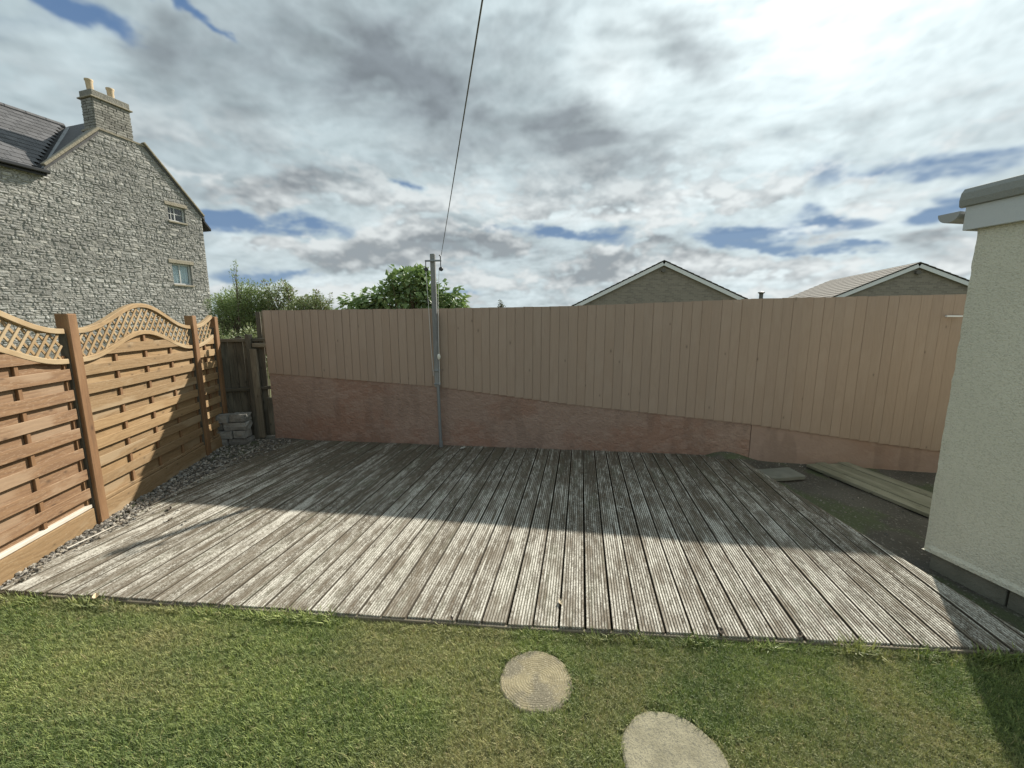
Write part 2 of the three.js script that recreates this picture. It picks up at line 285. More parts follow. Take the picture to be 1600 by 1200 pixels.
const deckTex = (seed, pale) => {
  const NB = 4;                                            // four boards side by side, 6 m long
  const f = (u, v) => {
    const bx = u * NB, bi = Math.floor(bx), s = (bx - bi) * RIDGES, ri = Math.floor(s), fr = s - ri, id = bi * RIDGES + ri;
    const r = 0.55 * vn(v * 9, id * 3 + 0.5, 9, 256, seed) + 0.3 * vn(v * 44, id * 3 + 0.5, 44, 256, seed + 1) + 0.15 * vn(v * 190, id * 5 + 0.5, 190, 256, seed + 3);
    const patch = fbp(u, v, 6, 22, 4, seed + 7), board = vn(bi * 2.3, v * 8, 256, 8, seed + 21), speck = vn(u * 250, v * 256 * 3, 250, 256, seed + 2);
    const ridge = sstep(0.06, 0.2, fr) * (1 - sstep(0.8, 0.94, fr));
    const r2 = vn(v * 120, id * 2.9 + 9.5, 120, 256, seed + 4), sp2 = vn(u * 128, v * 700, 128, 700, seed + 6);
    const w = sstep(0.32, 0.80, r * 0.60 + r2 * 0.20 + patch * 0.20 + board * 0.08 + (speck - 0.5) * 0.16 + (sp2 - 0.5) * 0.26 + pale - 0.15 * sstep(0.56, 0.80, v + (fbp(u, v, 8, 6, 3, seed + 40) - 0.5) * 0.45));  // less pale wear far back; also puts some fence shade into the colour
    const tone = fbp(u, v, 40, 90, 3, seed + 12);
    let c = mix3([0.072, 0.059, 0.041], [0.15, 0.125, 0.09], tone);
    c = mix3(c, [0.15, 0.15, 0.105], sstep(0.55, 0.75, fbp(u, v, 8, 14, 3, seed + 30)) * 0.5);
    c = mix3(c, mix3([0.36, 0.34, 0.288], [0.66, 0.638, 0.57], speck), w * ridge);
    c = mix3(c, [0.125, 0.098, 0.066], 0.62 * sstep(0.52, 0.68, fbp(u, v, 10, 26, 4, seed + 50) + (sp2 - 0.5) * 0.2));
    return mix3(c, [0.06, 0.052, 0.039], 0.55 * (1 - ridge));
  };
  return texture(1024, 2048, PITCH * NB, 6, f);
};
const deckBump = texture(512, 2048, PITCH * 4, 3, (u, v) => 0.5 * fbp(u, v, 128, 24, 3, 55) + 0.5 * fbp(u, v, 90, 200, 2, 57), true);
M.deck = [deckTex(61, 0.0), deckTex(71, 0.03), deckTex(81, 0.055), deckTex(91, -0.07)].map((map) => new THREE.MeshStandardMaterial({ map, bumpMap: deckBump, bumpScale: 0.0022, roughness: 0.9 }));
const deck = thing('timber_deck', 'weathered grooved timber deck between lawn and brown fence', 'deck');
{
  const r = rng(5), prof = [];                              // across a board: ridges with grooves between them
  const step = BW / RIDGES, g = 0.0042, dp = 0.0052;
  prof.push([0, -0.026], [0, -0.003], [0.002, 0]);
  for (let k = 1; k < RIDGES; k++) { const x = k * step; prof.push([x - g, 0], [x - g * 0.5, -dp], [x + g * 0.5, -dp], [x + g, 0]); }
  prof.push([BW - 0.002, 0], [BW, -0.003], [BW, -0.026]);
  for (let k = -30; k < 22; k++) {
    const s0 = 0.069 + k * PITCH + 0.0046, slot = Math.floor(r() * 4), off = r() * 0.3, jitter = (r() - 0.5) * 0.012, lift = (r() - 0.5) * 0.003, tilt = (r() - 0.5) * 0.012, wob = r() * 10;
    const ranges = prof.map(([x]) => clipRange(s0 + x));
    if (ranges.every((q) => !q)) continue;
    const firstOk = ranges.find((q) => q);
    const use = ranges.map((q) => q ?? null), NSEG = 10, b = new GB();
    // a board that reaches past the deck's edge stops at the last profile line that is still inside
    const P = (i, j) => {
      const q = use[i] ?? firstOk, t = mix(q[0] - jitter, q[1], j / NSEG), [x, y] = prof[i], s = s0 + x + 0.0012 * Math.sin(t * 1.3 + wob);
      return { p: [DS[0] * s + DB[0] * t, y + lift + (x - BW / 2) * tilt + 0.0022 * Math.sin(t * 2.1 + wob * 3), DS[1] * s + DB[1] * t], uv: [x * PITCH / BW + slot * PITCH, t + off] };
    };
    for (let i = 0; i + 1 < prof.length; i++) {
      if (!use[i] || !use[i + 1]) continue;
      for (let j = 0; j < NSEG; j++) { const A = P(i, j), B = P(i + 1, j), C = P(i + 1, j + 1), D = P(i, j + 1); b.quad(A.p, B.p, C.p, D.p, A.uv, B.uv, C.uv, D.uv); }
    }
    for (const j of [0, NSEG]) for (let i = 0; i + 1 < prof.length; i++) {     // end grain
      if (!use[i] || !use[i + 1]) continue;
      const A = P(i, j), B = P(i + 1, j), a2 = [A.p[0], -0.026 + lift, A.p[2]], b2 = [B.p[0], -0.026 + lift, B.p[2]];
      if (j === 0) b.quad(a2, b2, B.p, A.p, A.uv, B.uv, B.uv, A.uv); else b.quad(A.p, B.p, b2, a2, A.uv, B.uv, B.uv, A.uv);
    }
    if (!b.p.length) continue;
    const left = clamp((-s0 - 0.4) / 3);                     // the boards by the golden fence are browner, those to the right paler
    const pick = r() < 0.5 * left + 0.1 ? 3 : r() < 0.55 - left * 0.2 ? (r() < 0.5 ? 1 : 2) : 0;
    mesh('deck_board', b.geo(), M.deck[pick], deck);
  }
  // edging board along the lawn and one along the right edge
  const edge = (a, b, h, name) => { const L = Math.hypot(b[0] - a[0], b[1] - a[1]); const m = mesh(name, cbox(L, h, 0.02, 0.003, 0, r(), r()), M.oldPale, deck); m.position.set((a[0] + b[0]) / 2, -0.012 - h / 2, (a[1] + b[1]) / 2); m.rotation.y = -Math.atan2(b[1] - a[1], b[0] - a[0]); };
  edge([-3.31, -2.400], [0, -2.094], 0.07, 'edging_board'); edge([0.002, -2.094], [2.85, -1.893], 0.07, 'edging_board'); edge([2.853, -1.91], [2.862, -4.95], 0.07, 'edging_board');
}

// ------------------------------------------------------------------ left fence: wave-topped woven panels with trellis, posts and boards along the ground
const fAng = Math.atan2(-FD[1], FD[0]);                       // local x runs along the fence away from the camera, local z towards the deck
const fencePos = (t, off = 0) => [FP1[0] + FD[0] * t + -FD[1] * off, 0, FP1[1] + FD[1] * t + FD[0] * off];
const archU = (q) => 1.625 + 0.235 * Math.pow(Math.sin(Math.PI * clamp(q)), 2.2);   // top rail, q along the panel
const archL = (q) => 1.385 + 0.205 * Math.pow(Math.sin(Math.PI * clamp(q)), 2.2);   // rail below the trellis
function ribbonRail(w0, w1, q0, q1, W, fn, h, d, ou) {         // a curved rail following fn
  const b = new GB(), N = 26;
  const pt = (k, yy, zz) => { const q = mix(q0, q1, k / N), x = mix(w0, w1, k / N); const e = 0.01, sl = (fn(q + e) - fn(q - e)) / (2 * e * W), L = Math.hypot(1, sl); return [x - sl / L * yy, fn(q) + yy / L, zz]; };
  for (let k = 0; k < N; k++) {
    const c = 0.004, ring = [[-h / 2, -d / 2 + c], [-h / 2, d / 2 - c], [-h / 2 + c, d / 2], [h / 2 - c, d / 2], [h / 2, d / 2 - c], [h / 2, -d / 2 + c], [h / 2 - c, -d / 2], [-h / 2 + c, -d / 2]];
    for (let m = 0; m < 8; m++) { const [y0, z0] = ring[m], [y1, z1] = ring[(m + 1) % 8], l0 = mix(w0, w1, k / N), l1 = mix(w0, w1, (k + 1) / N); const t0 = ou + m * 0.02, t1 = t0 + 0.02; b.quad(pt(k, y0, z0), pt(k + 1, y0, z0), pt(k + 1, y1, z1), pt(k, y1, z1), [t0, l0], [t0, l1], [t1, l1], [t1, l0]); }
    if (k === 0 || k === N - 1) { const kk = k === 0 ? 0 : N; for (let m = 1; m < 7; m++) { const [A, B, C] = [ring[0], ring[m], ring[m + 1]].map(([y, z]) => pt(kk, y, z)); if (k === 0) b.tri(A, C, B); else b.tri(A, B, C); } }
  }
  return b.geo();
}
function panel(label, t0, W, full, qa, mats, seed, slatY, tiltZ = 0) {   // full: width of the whole wave; qa: where on the wave the panel starts
  const r = rng(seed), p0 = fencePos(t0), o = thing('woven_fence', label, 'fence', [p0[0], 0, p0[2]], fAng, 'woven wave-topped panels of the left fence');
  const q = (x) => qa + x / full;
  const box = (name, w, h, d, x, y, z, mat, axis = 0, rz = 0) => { const m = mesh(name, cbox(w, h, d, 0.003, axis, r(), r() * 3), mat, o); m.position.set(x, y, z); m.rotation.z = rz; return m; };
  box('stile', 0.032, 1.30, 0.03, 0.012, 0.78, -0.012, mats.dark, 1); box('stile', 0.032, 1.30, 0.03, W - 0.012, 0.78, -0.012, mats.dark, 1);
  const nb = Math.max(1, Math.round(W / 0.46) - 1);
  for (let k = 1; k <= nb; k++) { const x = W * k / (nb + 1); const top = archL(q(x)) - 0.02; box('batten', 0.034, top - 0.14, 0.02, x, (top + 0.14) / 2, -0.001, mats.dark, 1); }
  const clipSlat = (name, y, h, z, mat) => {                   // a slat, cut where it runs into the arched rail
    if (y + h / 2 > 1.36) {                                    // the uppermost slats are sawn to the curve
      const G = new GB(), N = 34, hz = 0.0055, ou = r(), ov = r() * 3, top = (x) => Math.min(y + h / 2, archL(q(x)) + 0.006) - y, bot = -h / 2;
      for (let k = 0; k < N; k++) {
        const x0 = W * k / N, x1 = W * (k + 1) / N, t0 = Math.max(top(x0), bot), t1 = Math.max(top(x1), bot); if (t0 <= bot && t1 <= bot) continue;
        const F = (z) => [[x0, bot, z], [x1, bot, z], [x1, t1, z], [x0, t0, z]], f = F(hz), k2 = F(-hz), uv = (p) => [p[1] + ou, p[0] + ov];
        G.quad(...f, ...f.map(uv)); G.quad(k2[1], k2[0], k2[3], k2[2], ...[1, 0, 3, 2].map((i) => uv(k2[i]))); G.quad(f[3], f[2], k2[2], k2[3], ...[f[3], f[2], k2[2], k2[3]].map(uv)); G.quad(k2[0], k2[1], f[1], f[0], ...[k2[0], k2[1], f[1], f[0]].map(uv));
      }
      if (G.p.length) mesh(name, G.geo(), mat, o).position.set(0, y, z);
      return;
    }
    let a = 0, b = W; const ok = (x) => archL(q(x)) - 0.012 > y + h / 2;
    if (!ok(W * 0.5) && !ok(0.02)) return;
    while (a < W && !ok(a + 0.001)) a += 0.01; while (b > a && !ok(b - 0.001)) b -= 0.01;
    if (b - a < 0.1) return;
    const g = cbox(b - a, h, 0.011, 0.0025, 0, r(), r() * 3), P = g.attributes.position, bow = (r() - 0.5) * 0.006, tw = (r() - 0.5) * 0.004;
    for (let i = 0; i < P.count; i++) P.setZ(i, P.getZ(i) + bow * Math.cos(P.getX(i) * 2.4));
    g.computeVertexNormals();
    const m = mesh(name, g, mat, o); m.position.set((a + b) / 2, y, z); m.rotation.z = tw;
  };
  for (const y of slatY) clipSlat('front_slat', y, 0.088, 0.016 + (r() - 0.5) * 0.002, mats.face[Math.floor(r() * mats.face.length)]);
  const ys = [slatY[0] + 0.33, slatY[0] + 0.165, ...slatY, 0.12];
  for (let k = 0; k + 1 < ys.length; k++) clipSlat('back_slat', (ys[k] + ys[k + 1]) / 2, ys[k] - ys[k + 1] - 0.088 + 0.045, -0.018, mats.back[Math.floor(r() * mats.back.length)]);
  box('bottom_rail', W, 0.03, 0.035, W / 2, 0.148, 0, mats.rail);
  mesh('lower_arch_rail', ribbonRail(0, W, q(0), q(W), full, archL, 0.042, 0.045, r()), mats.arch, o).position.z = 0.002;
  mesh('top_arch_rail', ribbonRail(0, W, q(0), q(W), full, archU, 0.042, 0.05, r()), mats.arch, o).position.z = 0.002;
  // trellis: two layers of slanting laths between the rails
  for (const dir of [1, -1]) for (let x0 = -0.35; x0 < W + 0.35; x0 += 0.088) {
    const sl = dir * 1.25, base = (x) => 1.40 + (x - x0) * sl; let a = null, b = null;
    for (let x = Math.max(0.02, x0 - 0.4); x <= Math.min(W - 0.02, x0 + 0.45); x += 0.004) { const y = base(x), ok = y > archL(q(x)) + 0.012 && y < archU(q(x)) - 0.012; if (ok) { a ??= x; b = x; } }
    if (a === null || b - a < 0.02) continue;
    const L = (b - a) * Math.hypot(1, sl), m = mesh('trellis_lath', cbox(L, 0.021, 0.009, 0.0015, 0, r(), r()), mats.lath, o);
    m.position.set((a + b) / 2, base((a + b) / 2), dir > 0 ? 0.0065 : -0.0045); m.rotation.z = Math.atan(sl);
  }
  o.rotation.x = tiltZ;
  return o;
}
const gold = { dark: M.postWood, face: [M.panelGold, M.panelGold, M.gravelBoard], back: [M.panelGold, M.gravelBoard], rail: M.gravelBoard, arch: M.lattice, lath: M.lattice };
const red = { dark: M.postWood, face: [M.panelRed], back: [M.panelRed], rail: M.paleWorn, arch: M.lattice, lath: M.lattice };
const yRed = [1.28, 1.108, 0.95, 0.79, 0.615, 0.43, 0.265], yGold = [1.455, 1.293, 1.134, 0.970, 0.806, 0.644, 0.486, 0.316];
panel('reddish brown woven fence panel with worn pale bottom rail, cut by the picture edge', -1.77, 1.70, 1.70, 0, red, 101, [1.44, ...yRed]);
panel('golden brown woven fence panel with full arched trellis, half in shadow', 0.055, 1.70, 1.70, 0, gold, 102, yGold);
panel('narrow end piece of woven fence panel beside the dark corner', 1.86, 0.44, 1.70, 0.02, gold, 103, yGold.map((y) => y - 0.015));
[[-1.83, 'brown square fence post at the near end of the reddish panel'], [-0.005, 'tall brown square fence post between the reddish and the golden panel'], [1.805, 'brown square fence post between the golden panel and the narrow end piece'], [2.35, 'brown square fence post at the far end, next to the dark old fence']].forEach(([t, label], i) => {
  const p = fencePos(t), o = thing('fence_post', label, 'fence post', p, fAng + (i - 1.5) * 0.02, 'posts of the left fence');
  const w = 0.092, m = mesh('shaft', cbox(w, 1.80 + (i === 3 ? -0.02 : 0), w, 0.006, 1, i * 0.3, i), M.postWood, o); m.position.y = 0.865; m.position.z = 0.005;
  const g = mesh('slot_strip', cbox(0.012, 1.62, 0.05, 0.002, 1, i * 0.2, i), M.oldWood, o); g.position.set(-0.052, 0.80, 0.0);
});
[[-1.77, 1.70, 'worn orange brown gravel board under the reddish panel', 0], [0.045, 1.71, 'golden gravel board under the arched trellis panel', 1], [1.86, 0.44, 'short gravel board under the narrow end panel', 2]].forEach(([t, W, label, i]) => {
  const p = fencePos(t + W / 2, 0.012), o = mesh('gravel_board', cbox(W, 0.165, 0.03, 0.004, 0, i * 0.3, i), M.gravelBoard);
  o.position.set(p[0], 0.045, p[2]); o.rotation.y = fAng; tag(o, label, 'gravel board', 'boards along the foot of the left fence');
});

// ------------------------------------------------------------------ back boundary: painted boards over a rendered wall
const WA = [-3.463, -5.794], WB = [2.476, -5.075], WL = Math.hypot(WB[0] - WA[0], WB[1] - WA[1]), WD = [(WB[0] - WA[0]) / WL, (WB[1] - WA[1]) / WL], wAng = -Math.atan2(WD[1], WD[0]);
const lerpTab = (tab, x) => { if (x <= tab[0][0]) return tab[0][1]; for (let i = 0; i + 1 < tab.length; i++) if (x <= tab[i + 1][0]) return mix(tab[i][1], tab[i + 1][1], (x - tab[i][0]) / (tab[i + 1][0] - tab[i][0])); return tab[tab.length - 1][1]; };
const wx = (x) => (x - WA[0]) / WD[0];                        // world x to distance along the wall
const TOP = [[wx(-3.45), 1.843], [wx(-0.93), 1.861], [wx(0.81), 1.888], [wx(3.065), 1.968], [wx(5.09), 2.0], [wx(7), 2.02]];
const BOT = [[wx(-3.5), 0.968], [wx(-0.956), 0.818], [wx(0.84), 0.615], [wx(3.02), 0.424], [wx(4.67), 0.212], [wx(7), -0.05]];
{
  const o = thing('board_fence', 'long brown painted vertical board fence above the terracotta wall', 'fence', [WA[0], 0, WA[1]], wAng);
  const r = rng(31); let k = 0;
  for (let x = 0.0; x < wx(6.4); k++) {
    const w = 0.108 + r() * 0.012, y0 = lerpTab(BOT, x + w / 2) - 0.004 + (r() - 0.5) * 0.006, y1 = lerpTab(TOP, x + w / 2) + (r() - 0.5) * 0.006, y0b = lerpTab(BOT, x + w), y0a = lerpTab(BOT, x);
    const b = new GB(), zt = 0.0055 + r() * 0.001, zk = 0.0092 + r() * 0.0015, ou = r(), ov = r() * 2, lean = (r() - 0.5) * 0.006, tw = (r() - 0.5) * 0.004, c = 0.002;
    const X0 = x - 0.012, X1 = x + w, uv = (p) => [p[0] - x + ou, p[1] + ov], col = (X, z) => [[X, X < x ? y0a : y0b, z], [X + lean, y1, z + tw]];   // thin edge tucked under the neighbour's thick edge
    const ring = [col(X0, 0.0005), col(x + 0.0022, 0.0018), col(x + 0.005, zt), col(X1 - c, zk + 0.0004), col(X1, zk - c), col(X1, 0.001), col(X0, -0.002)];
    for (let q = 0; q < 7; q++) { const [p0, p1] = ring[q], [n0, n1] = ring[(q + 1) % 7]; b.quad(p0, n0, n1, p1, uv(p0), uv(n0), uv(n1), uv(p1)); }
    for (let q = 1; q < 6; q++) { b.tri(ring[0][1], ring[q][1], ring[q + 1][1], [ou, ov], [ou + 0.05, ov], [ou, ov + 0.01]); b.tri(ring[0][0], ring[q + 1][0], ring[q][0], [ou, ov], [ou + 0.05, ov], [ou, ov + 0.01]); }
    mesh('fence_board', b.geo(), M.fencePaint[Math.floor(r() * 4)], o);
    x += w;
  }
  const rail = (f) => { for (let x = 0; x < wx(6.2); x += 2.4) { const L = Math.min(2.39, wx(6.3) - x), y = mix(lerpTab(BOT, x + L / 2), lerpTab(TOP, x + L / 2), f), sl = Math.atan(mix(lerpTab(BOT, x + L) - lerpTab(BOT, x), lerpTab(TOP, x + L) - lerpTab(TOP, x), f) / L), m = mesh('rail', cbox(L, 0.07, 0.04, 0.004, 0, f, x), M.fencePaint[0], o); m.position.set(x + L / 2, y, -0.026); m.rotation.z = sl; } };
  rail(0.14); rail(0.86);
}
const stuccoH = (s) => texture(1024, 1024, 1.6, 1.6, (u, v) => clamp(0.55 * fbp(u, v, 60, 70, 3, s) + 0.45 * fbp(u + fbp(u, v, 6, 6, 2, s + 2) * 0.08, v, 22, 34, 3, s + 4)), true);
const renderMap = (s, base, deep, pale) => texture(1024, 512, 4.3, 1.6, (u, v) => {
  const a = fbp(u, v, 6, 3, 5, s), b = fbp(u, v, 60, 40, 3, s + 3), st = fbp(u, v, 30, 3, 3, s + 8);
  let c = mix3(base, deep, sstep(0.42, 0.68, a) * 0.85); c = mix3(c, pale, sstep(0.5, 0.72, b) * 0.45); return mix3(c, [0.14, 0.10, 0.08], sstep(0.6, 0.78, st) * 0.25);
});
M.terracotta = new THREE.MeshStandardMaterial({ map: renderMap(3, [0.293, 0.205, 0.163], [0.270, 0.161, 0.118], [0.345, 0.253, 0.205]), bumpMap: stuccoH(4), bumpScale: 0.013, roughness: 0.92 });
M.terracottaSmooth = new THREE.MeshStandardMaterial({ map: renderMap(9, [0.324, 0.234, 0.190], [0.300, 0.204, 0.158], [0.360, 0.266, 0.216]), bumpMap: stuccoH(6), bumpScale: 0.005, roughness: 0.9 });
{
  const o = thing('rendered_wall', 'terracotta painted rendered wall under the brown board fence', 'wall', [WA[0], 0, WA[1]], wAng);
  const seg = (name, x0, x1, zf, mat, wob) => {
    const b = new GB(), N = Math.ceil((x1 - x0) / 0.12), R = 10, P = (i, j) => { const x = mix(x0, x1, i / N), top = lerpTab(BOT, x) + 0.02, y = mix(-0.35, top, j / R); return [x, y, zf + wob * (fb(x * 1.7 + 4, y * 2.2 + 9, 3, 5) - 0.5) + (j < 4 ? 0 : 0)]; };
    for (let i = 0; i < N; i++) for (let j = 0; j < R; j++) { const q = [P(i, j), P(i + 1, j), P(i + 1, j + 1), P(i, j + 1)]; b.quad(...q, ...q.map((p) => [p[0], p[1]])); }
    for (let i = 0; i < N; i++) { const a = P(i, R), c = P(i + 1, R), a2 = [a[0], a[1], -0.2], c2 = [c[0], c[1], -0.2]; b.quad(a, c, c2, a2, [a[0], 0], [c[0], 0], [c[0], 0.2], [a[0], 0.2]); const d = [a[0], -0.35, -0.2], e = [c[0], -0.35, -0.2]; b.quad(c2, e, d, a2, [0, 0], [0, 1], [1, 1], [1, 0]); }
    for (const i of [0, N]) for (let j = 0; j < R; j++) { const a = P(i, j), c = P(i, j + 1); const q = [a, c, [c[0], c[1], -0.2], [a[0], a[1], -0.2]]; if (i) q.reverse(); b.quad(...q, ...q.map((p) => [p[2], p[1]])); }
    return mesh(name, b.geo(), mat, o);
  };
  const J = wx(3.016);
  seg('rough_render', 0, J - 0.004, -0.004, M.terracotta, 0.022); seg('smooth_render', J + 0.006, wx(6.4), -0.010, M.terracottaSmooth, 0.006);
}

// ------------------------------------------------------------------ dark old fence and stones in the far left corner
{
  const o = thing('old_fence', 'dark decaying timber boards closing the far left corner', 'fence', [-4.16, 0, -5.80], 0.13);
  const r = rng(41); let x = 0.03;
  for (let k = 0; k < 6; k++) { const w = 0.085 + r() * 0.02, h = 1.36 + r() * 0.09, m = mesh('board', cbox(w, h, 0.018, 0.003, 1, r(), r()), k === 2 ? M.oldWood : M.oldWood, o); m.position.set(x + w / 2, h / 2 + 0.03, (r() - 0.5) * 0.012); m.rotation.z = (r() - 0.5) * 0.02; x += w + 0.003; }
  for (const [y, L, cx, rz] of [[1.43, 0.74, 0.36, 0.015], [0.73, 0.72, 0.35, 0.05]]) { const m = mesh('rail', cbox(L, 0.045, 0.035, 0.004, 0, r(), r()), M.oldWood, o); m.position.set(cx, y, 0.035); m.rotation.z = rz; }
  const p1 = mesh('post', cbox(0.075, 1.52, 0.07, 0.006, 1, 0.2, 0.3), M.oldWood, o); p1.position.set(0.44, 0.75, 0.045);
  const p2 = mesh('post', cbox(0.085, 1.30, 0.05, 0.006, 1, 0.5, 0.9), M.oldPale, o); p2.position.set(0.50, 0.66, 0.06); p2.rotation.z = 0.015;
  const s = mesh('strut', cbox(0.07, 0.55, 0.05, 0.005, 1, 0.1, 0.4), M.oldWood, o); s.position.set(0.665, 0.33, 0.08);
  const cp = mesh('cap_piece', cbox(0.22, 0.06, 0.05, 0.006, 0, 0.4, 0.2), M.oldPale, o); cp.position.set(0.60, 1.36, 0.06);
  const up = mesh('broken_board', cbox(0.085, 0.62, 0.02, 0.004, 1, 0.7, 0.1), M.oldPale, o); up.position.set(0.625, 1.53, -0.05); up.rotation.z = -0.06;
  const up2 = mesh('broken_board', cbox(0.06, 0.45, 0.03, 0.004, 1, 0.3, 0.6), M.oldWood, o); up2.position.set(0.545, 1.60, -0.06);
}
function rockGeo(w, h, d, r, colour) {                          // a rough squared stone
  const g = new THREE.BoxGeometry(w, h, d, 3, 2, 2), P = g.attributes.position, ph = r() * 50, seen = new Map();
  for (let i = 0; i < P.count; i++) {
    const k = [P.getX(i), P.getY(i), P.getZ(i)].map((v) => v.toFixed(4)).join();
    if (!seen.has(k)) { const x = P.getX(i) / w, y = P.getY(i) / h, z = P.getZ(i) / d, q = 1 - 0.07 * (Math.pow(2 * x, 4) + Math.pow(2 * y, 4) + Math.pow(2 * z, 4) > 2 ? 1.2 : 0) + (r() - 0.5) * 0.12; seen.set(k, [P.getX(i) * q + (r() - 0.5) * w * 0.05, P.getY(i) * q + (r() - 0.5) * h * 0.07, P.getZ(i) * q]); }
    P.setXYZ(i, ...seen.get(k));
  }
  const n = grainUV(g, 0, ph, ph); n.computeVertexNormals();
  if (colour) n.setAttribute('color', new THREE.Float32BufferAttribute([...Array(n.attributes.position.count)].flatMap(() => colour), 3));
  return n;
}
const stoneMap = texture(512, 512, 0.9, 0.9, (u, v) => { const a = fbp(u, v, 8, 10, 5, 5), g = fbp(u, v, 70, 90, 2, 8); const k = 0.62 + 0.55 * a + 0.25 * (g - 0.5); return [k, k, k].map((t, i) => clamp(t * [1, 0.985, 0.95][i])); });
const stoneBump = texture(512, 512, 0.9, 0.9, (u, v) => 0.6 * fbp(u, v, 12, 18, 4, 25) + 0.4 * fbp(u, v, 60, 80, 2, 28), true);
M.stone = new THREE.MeshStandardMaterial({ map: stoneMap, bumpMap: stoneBump, bumpScale: 0.016, roughness: 0.95, vertexColors: true });
{
  const o = thing('stone_stub', 'low stub of grey rough stones at the foot of the dark corner', 'stone wall', [-3.96, 0, -5.60], 0.13);
  const r = rng(43); let y = -0.02;
  for (const row of [[0.22, 0.26], [0.30, 0.17], [0.18, 0.29], [0.25, 0.22]]) { let x = -0.235 + (r() - 0.5) * 0.02; const h = 0.085 + r() * 0.03; for (const w of row) { const k = 0.22 + r() * 0.12, m = mesh('stone', rockGeo(w, h, 0.2, r, [k, k * 0.98, k * 0.92]), M.stone, o); m.position.set(x + w / 2, y + h / 2, (r() - 0.5) * 0.03); x += w + 0.004; } y += h + 0.004; }
}

// ------------------------------------------------------------------ washing line post with cross arm, and its line
{
  const bx = -1.0, bz = -5.415;
  const o = thing('line_post', 'grey washing line post with small cross arm in front of the fence', 'post', [bx, 0, bz], wAng);
  o.rotation.z = 0.004;
  const steel = flat(0.24, 0.26, 0.275, 0.5, { metalness: 0.55, bumpMap: noiseBump, bumpScale: 0.001 });
  mesh('lower_tube', tube([[0.028, -0.05, 0], [0.02, 0.3, 0], [0.014, 0.9, 0]], 0.0215, 14), steel, o);
  mesh('foot_sleeve', tube([[0.028, -0.03, 0], [0.027, 0.075, 0]], 0.027, 14), steel, o);
  const up = mesh('upper_shaft', cbox(0.062, 1.72, 0.05, 0.008, 1, 0.2, 0.1), M.greyPost, o); up.position.set(0.0, 1.685, -0.002); up.rotation.z = 0.004;
  for (const y of [0.87, 1.05]) mesh('clamp', xf(cbox(0.078, 0.022, 0.07, 0.004, 0), 0.006, y, 0), steel, o);
  const arm = mesh('cross_arm', cbox(0.215, 0.022, 0.02, 0.004, 0), steel, o); arm.position.set(0.012, 2.455, 0.034);
  const dark = flat(0.05, 0.052, 0.055, 0.5, { metalness: 0.4 });
  for (const x of [-0.085, 0.11]) {
    mesh('hook', tube([[x, 2.45, 0.034], [x, 2.40, 0.04], [x + 0.004, 2.37, 0.04]], 0.006, 8), dark, o);
    mesh('pulley', xf(new THREE.LatheGeometry([[0, -0.014], [0.022, -0.014], [0.026, -0.012], [0.02, -0.004], [0.02, 0.004], [0.026, 0.012], [0.022, 0.014], [0, 0.014]].map(([a, b]) => new THREE.Vector2(a, b)), 16), x + 0.004, 2.35, 0.04, Math.PI / 2), dark, o);
  }
  mesh('line_hook', tube([[0.11, 2.46, 0.034], [0.108, 2.51, 0.036], [0.10, 2.53, 0.036], [0.092, 2.51, 0.036]], 0.007, 8), dark, o);
  const rope = flat(0.62, 0.63, 0.62, 0.85);
  mesh('rope', tube([[0.092, 2.34, 0.05], [0.066, 2.0, 0.045], [0.055, 1.5, 0.042], [0.052, 1.0, 0.04], [0.05, 0.86, 0.04]], 0.0033, 6), rope, o);
  mesh('rope', tube([[-0.082, 2.34, 0.045], [-0.062, 1.8, 0.045], [-0.05, 1.35, 0.042], [-0.034, 0.98, 0.04]], 0.0028, 6), rope, o);
  mesh('cleat', xf(new THREE.SphereGeometry(0.03, 12, 8).scale(0.75, 1.35, 0.5), 0.052, 1.235, 0.045), flat(0.66, 0.65, 0.58, 0.6), o);
  // the line runs from the hook up over the camera to the house behind it
  const a = new THREE.Vector3(bx + 0.105, 2.52, bz + 0.05), c = new THREE.Vector3(0.622, 2.94, 2.0), pts = [];
  for (let k = 0; k <= 40; k++) { const t = k / 40, p = a.clone().lerp(c, t); p.y -= 0.02 * 4 * t * (1 - t); pts.push(p.toArray()); }
  tag(mesh('washing_line', tube(pts, 0.0032, 7), flat(0.12, 0.125, 0.12, 0.7)), 'thin dark line rising from the post across the sky', 'washing line');
}

